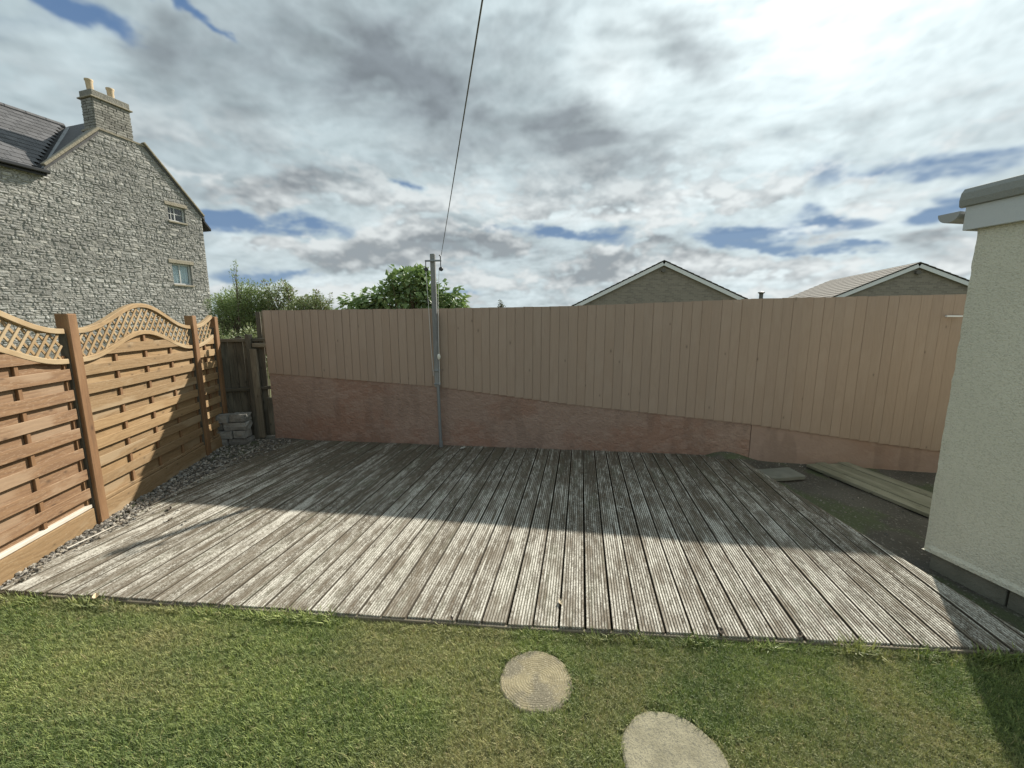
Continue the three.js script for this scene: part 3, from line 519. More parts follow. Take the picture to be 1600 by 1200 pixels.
// ------------------------------------------------------------------ rendered outbuilding at the right edge
{
  const ang = 9.83 * RAD, o = thing('outbuilding', 'cream pebble-dashed outbuilding with flat roof at the right edge', 'building', [3.03, 0.022, -2.797], ang);
  const dashB = texture(1024, 1024, 0.8, 0.8, (u, v) => clamp(0.25 + 0.9 * Math.pow(fbp(u, v, 120, 120, 2, 40), 1.4) + 0.2 * (fbp(u, v, 40, 40, 2, 42) - 0.5)), true);
  const dashC = texture(1024, 1024, 1.3, 1.3, (u, v) => { const a = fbp(u, v, 4, 4, 5, 45), g = fbp(u, v, 200, 200, 1, 46); return mix3(mix3([0.647, 0.634, 0.529], [0.581, 0.568, 0.469], a), [0.449, 0.442, 0.355], sstep(0.5, 0.95, g) * 0.6); });
  const dash = new THREE.MeshStandardMaterial({ map: dashC, bumpMap: dashB, bumpScale: 0.005, roughness: 0.95 });
  const r = rng(9), Y0 = 0.03, Y1 = 2.29, ZL = 5.2, XL = 3.4;
  const b = new GB();                                            // outer faces; the corner and the lower edge are ragged
  const jag = (y) => 0.010 * (fb(y * 14 + 2, 3, 3, 4) - 0.5);
  const N = 90;
  for (let j = 0; j < N; j++) {
    const ya = mix(Y0, Y1, j / N), yb = mix(Y0, Y1, (j + 1) / N), ka = (j < 2 ? -0.012 : 0), xa = jag(ya), xb = jag(yb), za = jag(ya + 40), zb = jag(yb + 40);
    b.quad([xa + 0.004, ya, za + 0.004], [ka, ya, 0.05], [0, yb, 0.05], [xb + 0.004, yb, zb + 0.004], [0, ya], [0.05, ya], [0.05, yb], [0, yb]);
    b.quad([XL, ya, 0], [0.05, ya, 0], [0.05, yb, 0], [XL, yb, 0], [XL, ya], [0.05, ya], [0.05, yb], [XL, yb]);
    b.quad([0.05, ya, 0], [xa + 0.004, ya, za + 0.004], [xb + 0.004, yb, zb + 0.004], [0.05, yb, 0], [0.05, ya], [0, ya], [0, yb], [0.05, yb]);
    if (j < 2) b.quad([ka, ya, 0.05], [ka, ya, ZL], [j === 1 ? 0 : ka, yb, ZL], [j === 1 ? 0 : ka, yb, 0.05], [0.05, ya], [ZL, ya], [ZL, yb], [0.05, yb]);
  }
  b.quad([0, Y0 + 2 / N * (Y1 - Y0), 0.05], [0, Y0 + 2 / N * (Y1 - Y0), ZL], [0, Y1, ZL], [0, Y1, 0.05], [0.05, 0.17], [ZL, 0.17], [ZL, Y1], [0.05, Y1]);
  b.quad([XL, Y0, 0], [XL, Y1, 0], [XL, Y1, ZL], [XL, Y0, ZL]); b.quad([0, Y0, ZL], [XL, Y0, ZL], [XL, Y1, ZL], [0, Y1, ZL]);
  b.quad([-0.012, Y0, 0], [XL, Y0, 0], [XL, Y0, ZL], [-0.012, Y0, ZL], [0, 0], [XL, 0], [XL, ZL], [0, ZL]);
  mesh('wall', b.geo(), dash, o);
  const plinthM = new THREE.MeshStandardMaterial({ map: texture(256, 256, 0.7, 0.7, (u, v) => mix3([0.13, 0.13, 0.10], [0.24, 0.235, 0.19], fbp(u, v, 6, 6, 4, 60)), false), bumpMap: noiseBump, bumpScale: 0.006, roughness: 0.95 });
  for (let z = 0.03, k = 0; z < ZL - 0.1; k++) { const L = 0.44 + (r() - 0.5) * 0.05, m = mesh('plinth_block', cbox(0.1, 0.26, L - 0.012, 0.006, 2, r(), r()), plinthM, o); m.position.set(0.075 + (r() - 0.5) * 0.006, -0.102, z + L / 2); z += L; }
  { const m = mesh('plinth_block', cbox(XL - 0.14, 0.26, 0.1, 0.006, 0), plinthM, o); m.position.set(XL / 2 + 0.06, -0.102, 0.055); }
  const fasciaM = new THREE.MeshStandardMaterial({ color: new THREE.Color().setRGB(0.50, 0.53, 0.54), roughness: 0.7, bumpMap: noiseBump, bumpScale: 0.002 });
  const fz = -0.055;
  { const m = mesh('fascia', cbox(0.024, 0.155, ZL, 0.003, 2), fasciaM, o); m.position.set(-0.022, 2.356, fz + ZL / 2); }
  { const m = mesh('fascia', cbox(XL, 0.155, 0.024, 0.003, 0), fasciaM, o); m.position.set(XL / 2 - 0.008, 2.356, fz + 0.011); }
  { const m = mesh('fascia_joint_cover', cbox(0.03, 0.16, 0.045, 0.003, 1), fasciaM, o); m.position.set(-0.024, 2.356, 1.42); }
  // mineral felt kerb over the fascia, a rounded roll
  const felt = new THREE.MeshStandardMaterial({ color: new THREE.Color().setRGB(0.25, 0.26, 0.245), roughness: 0.95, bumpMap: noiseBump, bumpScale: 0.004 });
  const prof = [[-0.03, 2.425], [-0.052, 2.432], [-0.058, 2.47], [-0.050, 2.515], [-0.028, 2.545], [0.01, 2.556], [0.06, 2.548], [0.10, 2.53]];
  const kerb = (L, put) => { const q = new GB(); for (let i = 0; i + 1 < prof.length; i++) for (let k = 0; k < 12; k++) { const a = k / 12 * L, c = (k + 1) / 12 * L, w = (t) => 0.004 * Math.sin(t * 5.1); q.quad(put(prof[i], a, w(a)), put(prof[i], c, w(c)), put(prof[i + 1], c, w(c)), put(prof[i + 1], a, w(a)), [i * 0.03, a], [i * 0.03, c], [i * 0.03 + 0.03, c], [i * 0.03 + 0.03, a]); } const e = prof.map((p) => put(p, 0, 0)); for (let i = 1; i + 1 < e.length; i++) q.tri(e[0], e[i + 1], e[i]); return q.geo(); };
  mesh('roof_kerb', kerb(ZL + 0.02, ([x, y], t, w) => [x, y + w, fz - 0.025 + t]), felt, o);
  mesh('roof_kerb', kerb(XL, ([x, y], t, w) => [0.1 + t, y + w, fz + x + 0.02]), felt, o);
  { const m = mesh('roof_deck', cbox(XL - 0.1, 0.06, ZL - 0.1, 0.01, 2), felt, o); m.position.set(XL / 2 + 0.06, 2.50, ZL / 2); }
  // half-round gutter along the far eaves, its open end towards the garden
  const gut = new GB(), gs = 12, R = 0.062, gz = fz - 0.075, gy = 2.405, ring = (x, rad) => [...Array(gs + 1)].map((_, k) => { const t = Math.PI + k / gs * Math.PI; return [x, gy + Math.sin(t) * rad, gz + Math.cos(t) * rad]; });
  { const a = ring(-0.055, R), c = ring(XL, R), a2 = ring(-0.055, R - 0.006), c2 = ring(XL, R - 0.006); for (let k = 0; k < gs; k++) { gut.quad(a[k], c[k], c[k + 1], a[k + 1]); gut.quad(a2[k], a2[k + 1], c2[k + 1], c2[k]); gut.quad(a[k], a[k + 1], a2[k + 1], a2[k]); } gut.quad(a[0], a2[0], c2[0], c[0]); gut.quad(a[gs], c[gs], c2[gs], a2[gs]); for (let k = 1; k < gs; k++) gut.tri(a2[0], a2[k + 1], a2[k]); }
  mesh('gutter', gut.geo(), flat(0.32, 0.33, 0.33, 0.5), o);
}

// ------------------------------------------------------------------ planks, slab and bits on the bare earth
{
  const o = thing('plank_walk', 'greenish weathered planks lying on the earth beside the outbuilding', 'boardwalk', [3.62, -0.055, -4.80], 0.145);
  const r = rng(51);
  for (let k = 0; k < 4; k++) { const m = mesh('plank', cbox(0.132, 0.036, 2.9 + r() * 0.1, 0.004, 2, r(), r()), M.walkPlank, o); m.position.set(0.075 + k * 0.14, (r() - 0.5) * 0.008, 1.45 + (r() - 0.5) * 0.1); m.rotation.y = (r() - 0.5) * 0.01; }
  for (const z of [0.25, 1.5, 2.7]) { const m = mesh('bearer', cbox(0.56, 0.05, 0.07, 0.004, 0, r(), r()), M.oldWood, o); m.position.set(0.285, -0.047, z); }
}
{
  const conc = new THREE.MeshStandardMaterial({ map: texture(256, 256, 0.6, 0.6, (u, v) => mix3([0.13, 0.135, 0.11], [0.21, 0.21, 0.18], fbp(u, v, 6, 6, 5, 62))), bumpMap: noiseBump, bumpScale: 0.004, roughness: 0.95 });
  const o = mesh('paving_slab', cbox(0.42, 0.05, 0.26, 0.008, 0), conc); o.position.set(3.09, -0.045, -4.50); o.rotation.set(0.03, 0.12, 0.02); tag(o, 'small mossy paving slab on the earth by the rendered wall', 'paving slab');
  const pipe = mesh('white_pipe', tube([[4.52, -0.02, -4.16], [4.75, -0.03, -4.08], [4.95, -0.035, -4.02]], 0.011, 10), flat(0.7, 0.7, 0.68, 0.5)); tag(pipe, 'thin white pipe on the ground behind the outbuilding', 'pipe');
  const br = mesh('white_bracket', cbox(0.16, 0.018, 0.03, 0.003), flat(0.75, 0.76, 0.76, 0.5)); br.position.set(5.03, 1.755, -4.725); br.rotation.y = wAng; tag(br, 'small white strip fixed to the board fence beside the outbuilding', 'bracket');
}

// ------------------------------------------------------------------ stone house on the left
const HC = [-11.875, -0.3, -16.467], HT = 73 * RAD;
{
  const o = thing('stone_house', 'old grey rubble stone house with gable chimney and slate roof', 'house', HC, HT);
  const r = rng(201), Y = (y) => y + 0.3;
  const outline = (t) => (t > 0 ? 0 : t > -1.72 ? 5.67 + 1.085 * (0.02 - t) : t > -2.93 ? 7.53 : t > -4.33 ? 5.95 + 1.09 * (t + 4.33) : 5.83);
  const WIN = [[-1.19, -0.60, 5.21, 5.73], [-1.28, -0.615, 2.98, 3.72]];
  const LINT = [[-1.30, -0.5, 5.73, 5.86], [-1.40, -0.5, 3.72, 3.86]];
  const inWin = (t, y, m = 0) => [...WIN, ...LINT].some(([a, b, c, d]) => t > a - m && t < b + m && y > c - m && y < d + m);
  const mortarM = new THREE.MeshStandardMaterial({ map: texture(512, 512, 1.2, 1.2, (u, v) => mix3([0.19, 0.187, 0.175], [0.33, 0.326, 0.30], fbp(u, v, 14, 14, 5, 70))), bumpMap: stoneBump, bumpScale: 0.03, roughness: 1 });
  // wall body with real window openings
  const sh = new THREE.Shape([[-9, 0], [0, 0], [0, Y(5.67)], [-1.7, Y(7.52)], [-2.95, Y(7.52)], [-4.33, Y(5.95)], [-4.36, Y(5.80)], [-9, Y(5.80)]].map(([a, b]) => new THREE.Vector2(a, b)));
  for (const [a, b, c, d] of WIN) sh.holes.push(new THREE.Path([[a, Y(c)], [a, Y(d)], [b, Y(d)], [b, Y(c)]].map(([p, q]) => new THREE.Vector2(p, q))));
  const wall = mesh('wall', (() => { const g = new THREE.ExtrudeGeometry(sh, { depth: 0.5, bevelEnabled: false }); g.translate(0, 0, -0.5); return grainUV(g, 0); })(), mortarM, o);
  mesh('side_wall', xf(cbox(0.4, 5.4, 6.2, 0.01, 1), -0.21, 2.7, -3.62), mortarM, o);
  // rubble: uneven courses of stones, each with its own outline and depth
  const stones = [];
  const rowY = [0.9 + 0.3]; while (rowY[rowY.length - 1] < 8.1) rowY.push(rowY[rowY.length - 1] + 0.042 + Math.pow(r(), 1.5) * 0.07);
  const wav = (t, j) => 0.05 * (fb(t * 0.9 + j * 3.3 + 20, j * 0.7 + 5, 2, 11) - 0.5) + 0.10 * (fb(t * 0.35 + 9, j * 0.08 + 2, 2, 15) - 0.5);
  for (let j = 0; j + 1 < rowY.length; j++) for (let t = -7.2 + r() * 0.2; t < 0.0;) {
    let w = 0.06 + Math.pow(r(), 1.7) * 0.22; if (t + w > -0.06) w = Math.max(0.05, -t + 0.006);
    const y0 = rowY[j] + wav(t, j) - 0.3, y1 = rowY[j + 1] + wav(t, j + 1) - 0.3, tm = t + w / 2, ym = (y0 + y1) / 2;
    const ok = (y1 < outline(t) - 0.02 && y1 < outline(Math.min(t + w, -0.001)) - 0.02) && !inWin(tm, ym, 0.01) && !inWin(t + 0.02, ym) && !inWin(t + w - 0.02, ym) && y0 > 0.85;
    if (ok && Math.abs(t + w / 2 + 4.4) > 0.03) stones.push([t, t + w, y0, y1]);
    t += w;
  }
  const light = [0.470, 0.474, 0.466], mid = [0.336, 0.339, 0.330], dk = [0.224, 0.226, 0.222];
  const stoneGeo = ([a, b, c, d], zf = 0.0) => {
    const g = 0.002 + r() * 0.004, q = r(), patch = fb((a + 20) * 0.8, (c + 5) * 0.9, 4, 22), tone = q * 0.62 + patch * 1.1 - 0.40;
    let col = tone < 0.5 ? mix3(dk, mid, tone * 2) : mix3(mid, light, (tone - 0.5) * 2); if (r() < 0.12) col = mix3(col, [0.56, 0.55, 0.52], 0.5);
    const j = () => (r() - 0.5) * 0.03, X0 = a + g, X1 = b - g, Y0 = c + g * 0.7, Y1 = d - g * 0.7, xm = (X0 + X1) / 2 + j(), ym = (Y0 + Y1) / 2 + j() * 0.5, cx = Math.min(0.03, (X1 - X0) * 0.25) * r(), cy = Math.min(0.03, (Y1 - Y0) * 0.3) * r();
    const ring = [[X0 + cx, Y0], [xm, Y0 + j() * 0.3], [X1 - cx * r(), Y0 + cy * r()], [X1, ym], [X1 - cx, Y1 - cy * r()], [xm + j(), Y1 + j() * 0.3], [X0 + cx * r(), Y1], [X0, ym]];
    const mx = (X0 + X1) / 2, my = (Y0 + Y1) / 2, z1 = zf + 0.003 + Math.pow(r(), 1.8) * 0.017, tx = (r() - 0.5) * 0.10, ty = (r() - 0.35) * 0.25, k = 0.72 + r() * 0.14;
    const front = ring.map(([x, y]) => { const X = mix(mx, x, k), Yy = mix(my, y, k); return [X, Y(Yy), z1 + (X - mx) * tx - (Yy - my) * ty + (r() - 0.5) * 0.010]; }), back = ring.map(([x, y]) => [x, Y(y), zf - 0.01]), cen = [mx + j(), Y(my), z1 + (r() - 0.3) * 0.014], G = new GB();
    for (let i = 0; i < 8; i++) { const n = (i + 1) % 8, uv = (p) => [p[0], p[1]]; G.tri(cen, front[i], front[n], uv(cen), uv(front[i]), uv(front[n]), col); G.quad(back[i], back[n], front[n], front[i], uv(back[i]), uv(back[n]), uv(front[n]), uv(front[i]), col); }
    return G.geo();
  };
  const dist = (s) => { const tm = (s[0] + s[1]) / 2, R = [HC[0] + tm * Math.cos(HT), HC[2] - tm * Math.sin(HT)]; return Math.hypot(...R); };
  const seen = (s) => (s[0] > -6.2 && s[3] > 1.5 ? 1 : 0);
  stones.sort((p, q) => seen(q) * (q[1] - q[0]) * (q[3] - q[2]) / dist(q) ** 2 - seen(p) * (p[1] - p[0]) * (p[3] - p[2]) / dist(p) ** 2);
  stones.slice(0, 296).forEach((s) => mesh('stone', stoneGeo(s), M.stone, wall));
  const rest = mesh('rubble_stones', mergeGeometries(stones.slice(296).map((s) => stoneGeo(s))), M.stone, o); rest.userData.kind = 'stuff';
  // windows
  const frameM = flat(0.52, 0.53, 0.52, 0.6), glassM = new THREE.MeshPhysicalMaterial({ color: new THREE.Color().setRGB(0.9, 0.95, 0.97), transmission: 1, thickness: 0, roughness: 0.03, ior: 1.5 });
  const dressM = new THREE.MeshStandardMaterial({ map: stoneMap, color: new THREE.Color().setRGB(0.33, 0.30, 0.24), bumpMap: stoneBump, bumpScale: 0.012, roughness: 0.95 });
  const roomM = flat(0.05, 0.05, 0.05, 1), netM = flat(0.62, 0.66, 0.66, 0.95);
  WIN.forEach(([a, b, c, d], i) => {
    const W = new THREE.Group(); W.name = 'window'; W.position.set((a + b) / 2, Y((c + d) / 2), -0.10); o.add(W);
    const w = b - a, h = d - c, part = (n, g, m) => mesh(n, g, m, W);
    const bars = [xf(cbox(0.05, h, 0.05, 0.004), -w / 2 + 0.025, 0, 0), xf(cbox(0.05, h, 0.05, 0.004), w / 2 - 0.025, 0, 0), xf(cbox(w - 0.1, 0.05, 0.05, 0.004), 0, h / 2 - 0.025, 0), xf(cbox(w - 0.1, 0.05, 0.05, 0.004), 0, -h / 2 + 0.025, 0)];
    part('frame', mergeGeometries(bars), frameM);
    part('mullion', xf(cbox(0.035, h - 0.1, 0.04, 0.003), -w * 0.06, 0, 0), frameM);
    if (i === 0) { part('glazing_bar', xf(cbox(w - 0.1, 0.022, 0.03, 0.003), 0, 0.0, 0.004), frameM); part('glazing_bar', xf(cbox(0.02, h - 0.1, 0.03, 0.003), -w * 0.27, 0, 0.006), frameM); }
    part('pane', xf(cbox(w * 0.44 - 0.05, h - 0.09, 0.006, 0.001), -w * 0.27 + 0.01, 0, -0.006), glassM); part('pane', xf(cbox(w * 0.5 - 0.05, h - 0.09, 0.006, 0.001), w * 0.21 - 0.012, 0, -0.006), glassM);
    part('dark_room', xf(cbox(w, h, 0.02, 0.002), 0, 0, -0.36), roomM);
    if (i === 1) { const b2 = new GB(); for (let k = 0; k < 24; k++) { const x0 = mix(-w / 2 + 0.05, w / 2 - 0.05, k / 24), x1 = mix(-w / 2 + 0.05, w / 2 - 0.05, (k + 1) / 24), z0 = -0.06 + 0.012 * Math.sin(k * 1.9), z1 = -0.06 + 0.012 * Math.sin((k + 1) * 1.9); b2.quad([x0, -h / 2 + 0.05, z0], [x1, -h / 2 + 0.05, z1], [x1, h / 2 - 0.05, z1], [x0, h / 2 - 0.05, z0]); } part('net_curtain', b2.geo(), netM); }
    const [la, lb, lc, ld] = LINT[i]; mesh('lintel', xf(cbox(lb - la - 0.02, ld - lc - 0.01, 0.2, 0.012, 0), (la + lb) / 2, Y((lc + ld) / 2), -0.075), dressM, o);
    mesh('sill', xf(cbox(w + 0.06, 0.06, 0.22, 0.01, 0), (a + b) / 2, Y(c) - 0.03, -0.06), dressM, o);
  });
  // pale lime dressing under the left verge and lead at the valley foot
  // roofs
  const slateM = [0, 1, 2].map((i) => new THREE.MeshStandardMaterial({ map: texture(256, 256, 0.5, 0.5, (u, v) => mix3([0.060, 0.060, 0.066], [0.12, 0.12, 0.125], fbp(u, v, 5, 8, 4, 80 + i * 7))), roughness: 0.72, bumpMap: noiseBump, bumpScale: 0.003, color: new THREE.Color().setScalar([1, 0.8, 1.15][i]) }));
  const underM = flat(0.04, 0.04, 0.042, 0.9), leadM = flat(0.24, 0.25, 0.26, 0.6);
  const slab = (pts, th, name, mat) => {                          // a roof sheet: polygon with thickness downwards
    const g = new GB(), lo = pts.map(([a, b, c]) => [a, b - th, c]), n = pts.length;
    for (let i = 1; i + 1 < n; i++) { g.tri(pts[0], pts[i], pts[i + 1]); g.tri(lo[0], lo[i + 1], lo[i]); }
    for (let i = 0; i < n; i++) { const k = (i + 1) % n; g.quad(pts[i], lo[i], lo[k], pts[k]); }
    return mesh(name, grainUV(g.geo(), 0), mat, o);
  };
  const RT = -2.28, RY = Y(8.16);
  const ry = (t) => RY - 1.087 * Math.abs(t - RT), rp = (t, z) => [t, ry(t), z];
  slab([rp(-1.72, -0.62), rp(-1.72, 0.03), rp(0.10, 0.03), rp(0.10, -7), rp(RT, -7), rp(RT, -0.62)], 0.10, 'main_roof', slateM[0]);
  slab([[0.06, RY - 1.085 * 2.36 - 0.02, -0.04], [0.36, RY - 1.085 * 2.66 - 0.05, -0.04], [0.36, RY - 1.085 * 2.66 - 0.05, -7], [0.06, RY - 1.085 * 2.36 - 0.02, -7]], 0.09, 'eaves', underM);
  slab([rp(-2.95, -0.62), rp(RT, -0.62), rp(RT, -2.42), [-4.36, Y(5.93), 0.02], rp(-2.95, 0.02)], 0.08, 'main_roof', slateM[1]);
  // verge strips along the gable
  const strip = (t0, y0, t1, y1, w, z, name, mat) => { const L = Math.hypot(t1 - t0, y1 - y0), m = mesh(name, cbox(L, w, 0.16, 0.01, 0), mat, o); m.position.set((t0 + t1) / 2, (y0 + y1) / 2, z); m.rotation.z = Math.atan2(y1 - y0, t1 - t0); };
  strip(0.08, Y(5.62), -1.72, Y(7.575), 0.055, 0.0, 'verge', dressM); strip(-2.95, Y(7.52), -4.36, Y(6.00), 0.07, 0.0, 'verge', dressM);
  slab([[-1.66, Y(7.50), 0.03], [-1.66, Y(7.50), -0.7], [-2.97, Y(7.55), -0.7], [-2.97, Y(7.55), 0.03]], 0.05, 'shoulder', dressM);
  // the wing's slated slope: pitch 42 degrees, from the eaves to a ridge level with the main one
  const tanP = Math.tan(42 * RAD), wy = (bk) => Y(5.87) + bk * tanP, valley = (bk) => -4.36 + bk * 0.82;
  slab([[-9, wy(-0.14) - 0.03, 0.14], [-4.38, wy(-0.14) - 0.03, 0.14], [valley(2.45) - 0.05, wy(2.45) - 0.03, -2.45], [-9, wy(2.45) - 0.03, -2.45]], 0.05, 'wing_roof', underM);
  slab([[-9, wy(2.45), -2.45], [-1.9, wy(2.45), -2.45], [-1.9, Y(5.87), -4.9], [-9, Y(5.87), -4.9]], 0.05, 'wing_roof', slateM[0]);
  const courses = 15, nrm = 42 * RAD; let slates = 0;
  for (let k = 0; k < courses; k++) {
    const bk = mix(-0.13, 2.40, k / courses), len = 2.53 / courses / Math.cos(nrm) * 1.22;
    for (let t = -6.55 + (k % 2) * 0.14; t < valley(bk) - 0.06; t += 0.281) {
      const w = Math.min(0.275, valley(bk) - 0.04 - t); if (w < 0.08) continue;
      const m = mesh('slate', cbox(w, 0.009, len, 0.0015, 2, r(), r()), slateM[Math.floor(r() * 3)], o);
      m.position.set(t + w / 2, wy(bk) + 0.02 + len / 2 * Math.sin(nrm), -bk - len / 2 * Math.cos(nrm)); m.rotation.x = nrm - 0.045 + (r() - 0.5) * 0.012; slates++;
    }
  }
  mesh('far_slates', (() => { const g = new GB(); g.quad([-9, wy(-0.13) + 0.012, 0.13], [-6.56, wy(-0.13) + 0.012, 0.13], [-6.56, wy(2.43) + 0.012, -2.43], [-9, wy(2.43) + 0.012, -2.43]); return grainUV(g.geo(), 0); })(), slateM[1], o);
  for (let t = -8.9; t < -2.5; t += 0.46) mesh('ridge_tile', xf(tube([[0, 0, 0], [0.43, 0, 0], [0.452, 0.006, 0]], 0.085, 10), t, wy(2.45) - 0.005, -2.45), slateM[0], o);
  for (let k = 0; k < 5; k++) { const b0 = 0.02 + k * 0.48, b1 = b0 + 0.46, m = mesh('valley_lead', cbox(Math.hypot(0.82 * 0.46, 0.46, 0.46 * tanP), 0.012, 0.11, 0.003), leadM, o); const A = new THREE.Vector3(valley(b0), wy(b0) + 0.03, -b0), B = new THREE.Vector3(valley(b1), wy(b1) + 0.034, -b1); m.position.copy(A).add(B).multiplyScalar(0.5); m.quaternion.setFromUnitVectors(new THREE.Vector3(1, 0, 0), B.sub(A).normalize()); }
  { const g = mesh('wing_gutter', cbox(4.65, 0.095, 0.11, 0.02, 0), flat(0.02, 0.021, 0.023, 0.4), o); g.position.set(-6.64, Y(5.79), 0.16); }
  // chimney of coursed blocks
  const ch = new THREE.Group(); ch.name = 'chimney'; ch.position.set(-2.46, Y(7.52), -0.30); o.add(ch);
  mesh('core', xf(cbox(0.96, 1.02, 0.52, 0.01, 0), 0, 0.48, 0), mortarM, ch);
  for (let k = 0; k < 11; k++) {
    const y = 0.03 + k * 0.077, bat = 1 - k * 0.003;
    const face = (L, n, put) => { let x = -L / 2; const cuts = []; for (let q = 0; q < n; q++) cuts.push(0.7 + r() * 0.6); const S = cuts.reduce((a, b) => a + b); cuts.forEach((cw) => { const w = cw / S * L, kk = 0.20 + r() * 0.16, m = mesh('block', rockGeo(w - 0.008, 0.07, 0.07, r, [kk, kk * 0.985, kk * 0.92]), M.stone, ch); put(m, x + w / 2); x += w; }); };
    face(1.0 * bat, 4 + (k % 2), (m, x) => m.position.set(x, y + 0.035, 0.25)); face(0.5 * bat, 2, (m, x) => { m.position.set(-0.47, y + 0.035, x - 0.01); m.rotation.y = Math.PI / 2; });
  }
  mesh('drip_course', xf(cbox(1.10, 0.04, 0.66, 0.008, 0), 0, 0.905, 0), dressM, ch);
  mesh('cap', xf(cbox(1.0, 0.19, 0.56, 0.015, 0), 0, 1.022, 0), new THREE.MeshStandardMaterial({ map: stoneMap, color: new THREE.Color().setRGB(0.24, 0.235, 0.21), bumpMap: stoneBump, bumpScale: 0.02, roughness: 0.95 }), ch);
  const potM = new THREE.MeshStandardMaterial({ map: stoneMap, color: new THREE.Color().setRGB(0.56, 0.45, 0.31), roughness: 0.85 });
  for (const [x, tl] of [[-0.36, 0.03], [0.17, 0.01]]) { const m = mesh('chimney_pot', new THREE.LatheGeometry([[0.078, 0], [0.082, 0.05], [0.09, 0.28], [0.105, 0.30], [0.105, 0.345], [0.082, 0.345], [0.078, 0.28], [0.06, 0.02]].map(([a, b]) => new THREE.Vector2(a, b)), 20), potM, ch); m.position.set(x, 1.11, 0.02); m.rotation.z = tl; }
}

// ------------------------------------------------------------------ two bungalows beyond the fence
const brickTex = (s, a, b) => texture(512, 512, 1.8, 1.8, (u, v) => { const row = Math.floor(v * 24), x = u * 8 + (row % 2) * 0.5, fx = x - Math.floor(x), fy = v * 24 - row, j = fx < 0.045 || fy < 0.13; return j ? [0.30, 0.285, 0.25] : mix3(a, b, VAL[PERM[(Math.floor(x) % 8 + row * 13 + s) & 255]] * 0.8 + 0.2 * fbp(u, v, 60, 60, 2, s)); });
const tileMs = [0, 1].map((i) => new THREE.MeshStandardMaterial({ map: texture(256, 256, 1.2, 1.2, (u, v) => mix3([[0.10, 0.092, 0.080], [0.085, 0.078, 0.068]][i], [0.16, 0.148, 0.13], fbp(u, v, 8, 8, 4, 90 + i * 5))), roughness: 0.9, bumpMap: noiseBump, bumpScale: 0.006 }));
function bungalow(label, pos, turn, half, apexY, pitch, depth, seed) {     // gable towards +z, ridge along -z
  const o = thing('bungalow', label, 'house', pos, turn, 'bungalows beyond the fence'), tp = Math.tan(pitch), eave = apexY - half * tp, r = rng(seed);
  const brick = new THREE.MeshStandardMaterial({ map: brickTex(seed, [0.19, 0.165, 0.135], [0.29, 0.255, 0.205]), roughness: 0.95, bumpMap: noiseBump, bumpScale: 0.006 });
  const hw = half - 0.3, sh = new THREE.Shape([[-hw, 0], [hw, 0], [hw, eave + 0.3 * tp - 0.1], [0, apexY - 0.16], [-hw, eave + 0.3 * tp - 0.1]].map(([a, b]) => new THREE.Vector2(a, b)));
  mesh('gable_wall', (() => { const g = new THREE.ExtrudeGeometry(sh, { depth: depth - 0.3, bevelEnabled: false }); g.translate(0, 0, -depth + 0.3); return grainUV(g, 1); })(), brick, o);
  const L = half / Math.cos(pitch), n = Math.round(L / 0.31);
  for (const s of [-1, 1]) {
    for (let k = 0; k < n; k++) {                                   // lapped tile courses
      const d = (k + 0.5) / n * L, m = mesh('tile_course', cbox(L / n + 0.05, 0.028, depth + 0.12, 0.006, 2, r(), r()), tileMs[k % 2], o);
      m.position.set(s * d * Math.cos(pitch), apexY - d * Math.sin(pitch) + 0.012, -depth / 2 + 0.12); m.rotation.z = -s * (pitch - 0.06);
    }
    const b = mesh('barge_board', cbox(L - 0.06, 0.17, 0.03, 0.004, 0), flat(0.72, 0.73, 0.73, 0.5), o); b.position.set(s * (L / 2) * Math.cos(pitch), apexY - L / 2 * Math.sin(pitch) - 0.135, 0.13); b.rotation.z = -s * pitch;
  }
  for (let z = 0.16; z > -depth + 0.1; z -= 0.46) { const m = mesh('ridge_tile', xf(tube([[0, 0, 0], [0, 0, -0.44]], 0.10, 10), 0, apexY + 0.015, z), tileMs[1], o); m.scale.y = 0.9; }
  return o;
}
bungalow('brick bungalow gable with white barge boards, left of the metal flue', [7.38, -0.3, -20.6], -0.20, 4.9, 4.83, 26 * RAD, 9, 301);
bungalow('brick bungalow with its tiled slope showing, next to the outbuilding', [18.9, -0.3, -19.7], -0.30, 4.6, 4.62, 25 * RAD, 9.5, 302);
{
  const o = thing('flue', 'small metal flue with cowl standing between the bungalow roofs', 'flue', [10.36, -0.3, -17.4]);
  mesh('pipe', tube([[0, 0, 0], [0, 3.05, 0]], 0.075, 14), flat(0.10, 0.10, 0.10, 0.5), o);
  mesh('cowl', xf(new THREE.LatheGeometry([[0.075, 0], [0.085, 0.04], [0.13, 0.06], [0.13, 0.09], [0.02, 0.13], [0, 0.13]].map(([a, b]) => new THREE.Vector2(a, b)), 16), 0, 3.04, 0), flat(0.09, 0.09, 0.09, 0.5), o);
}

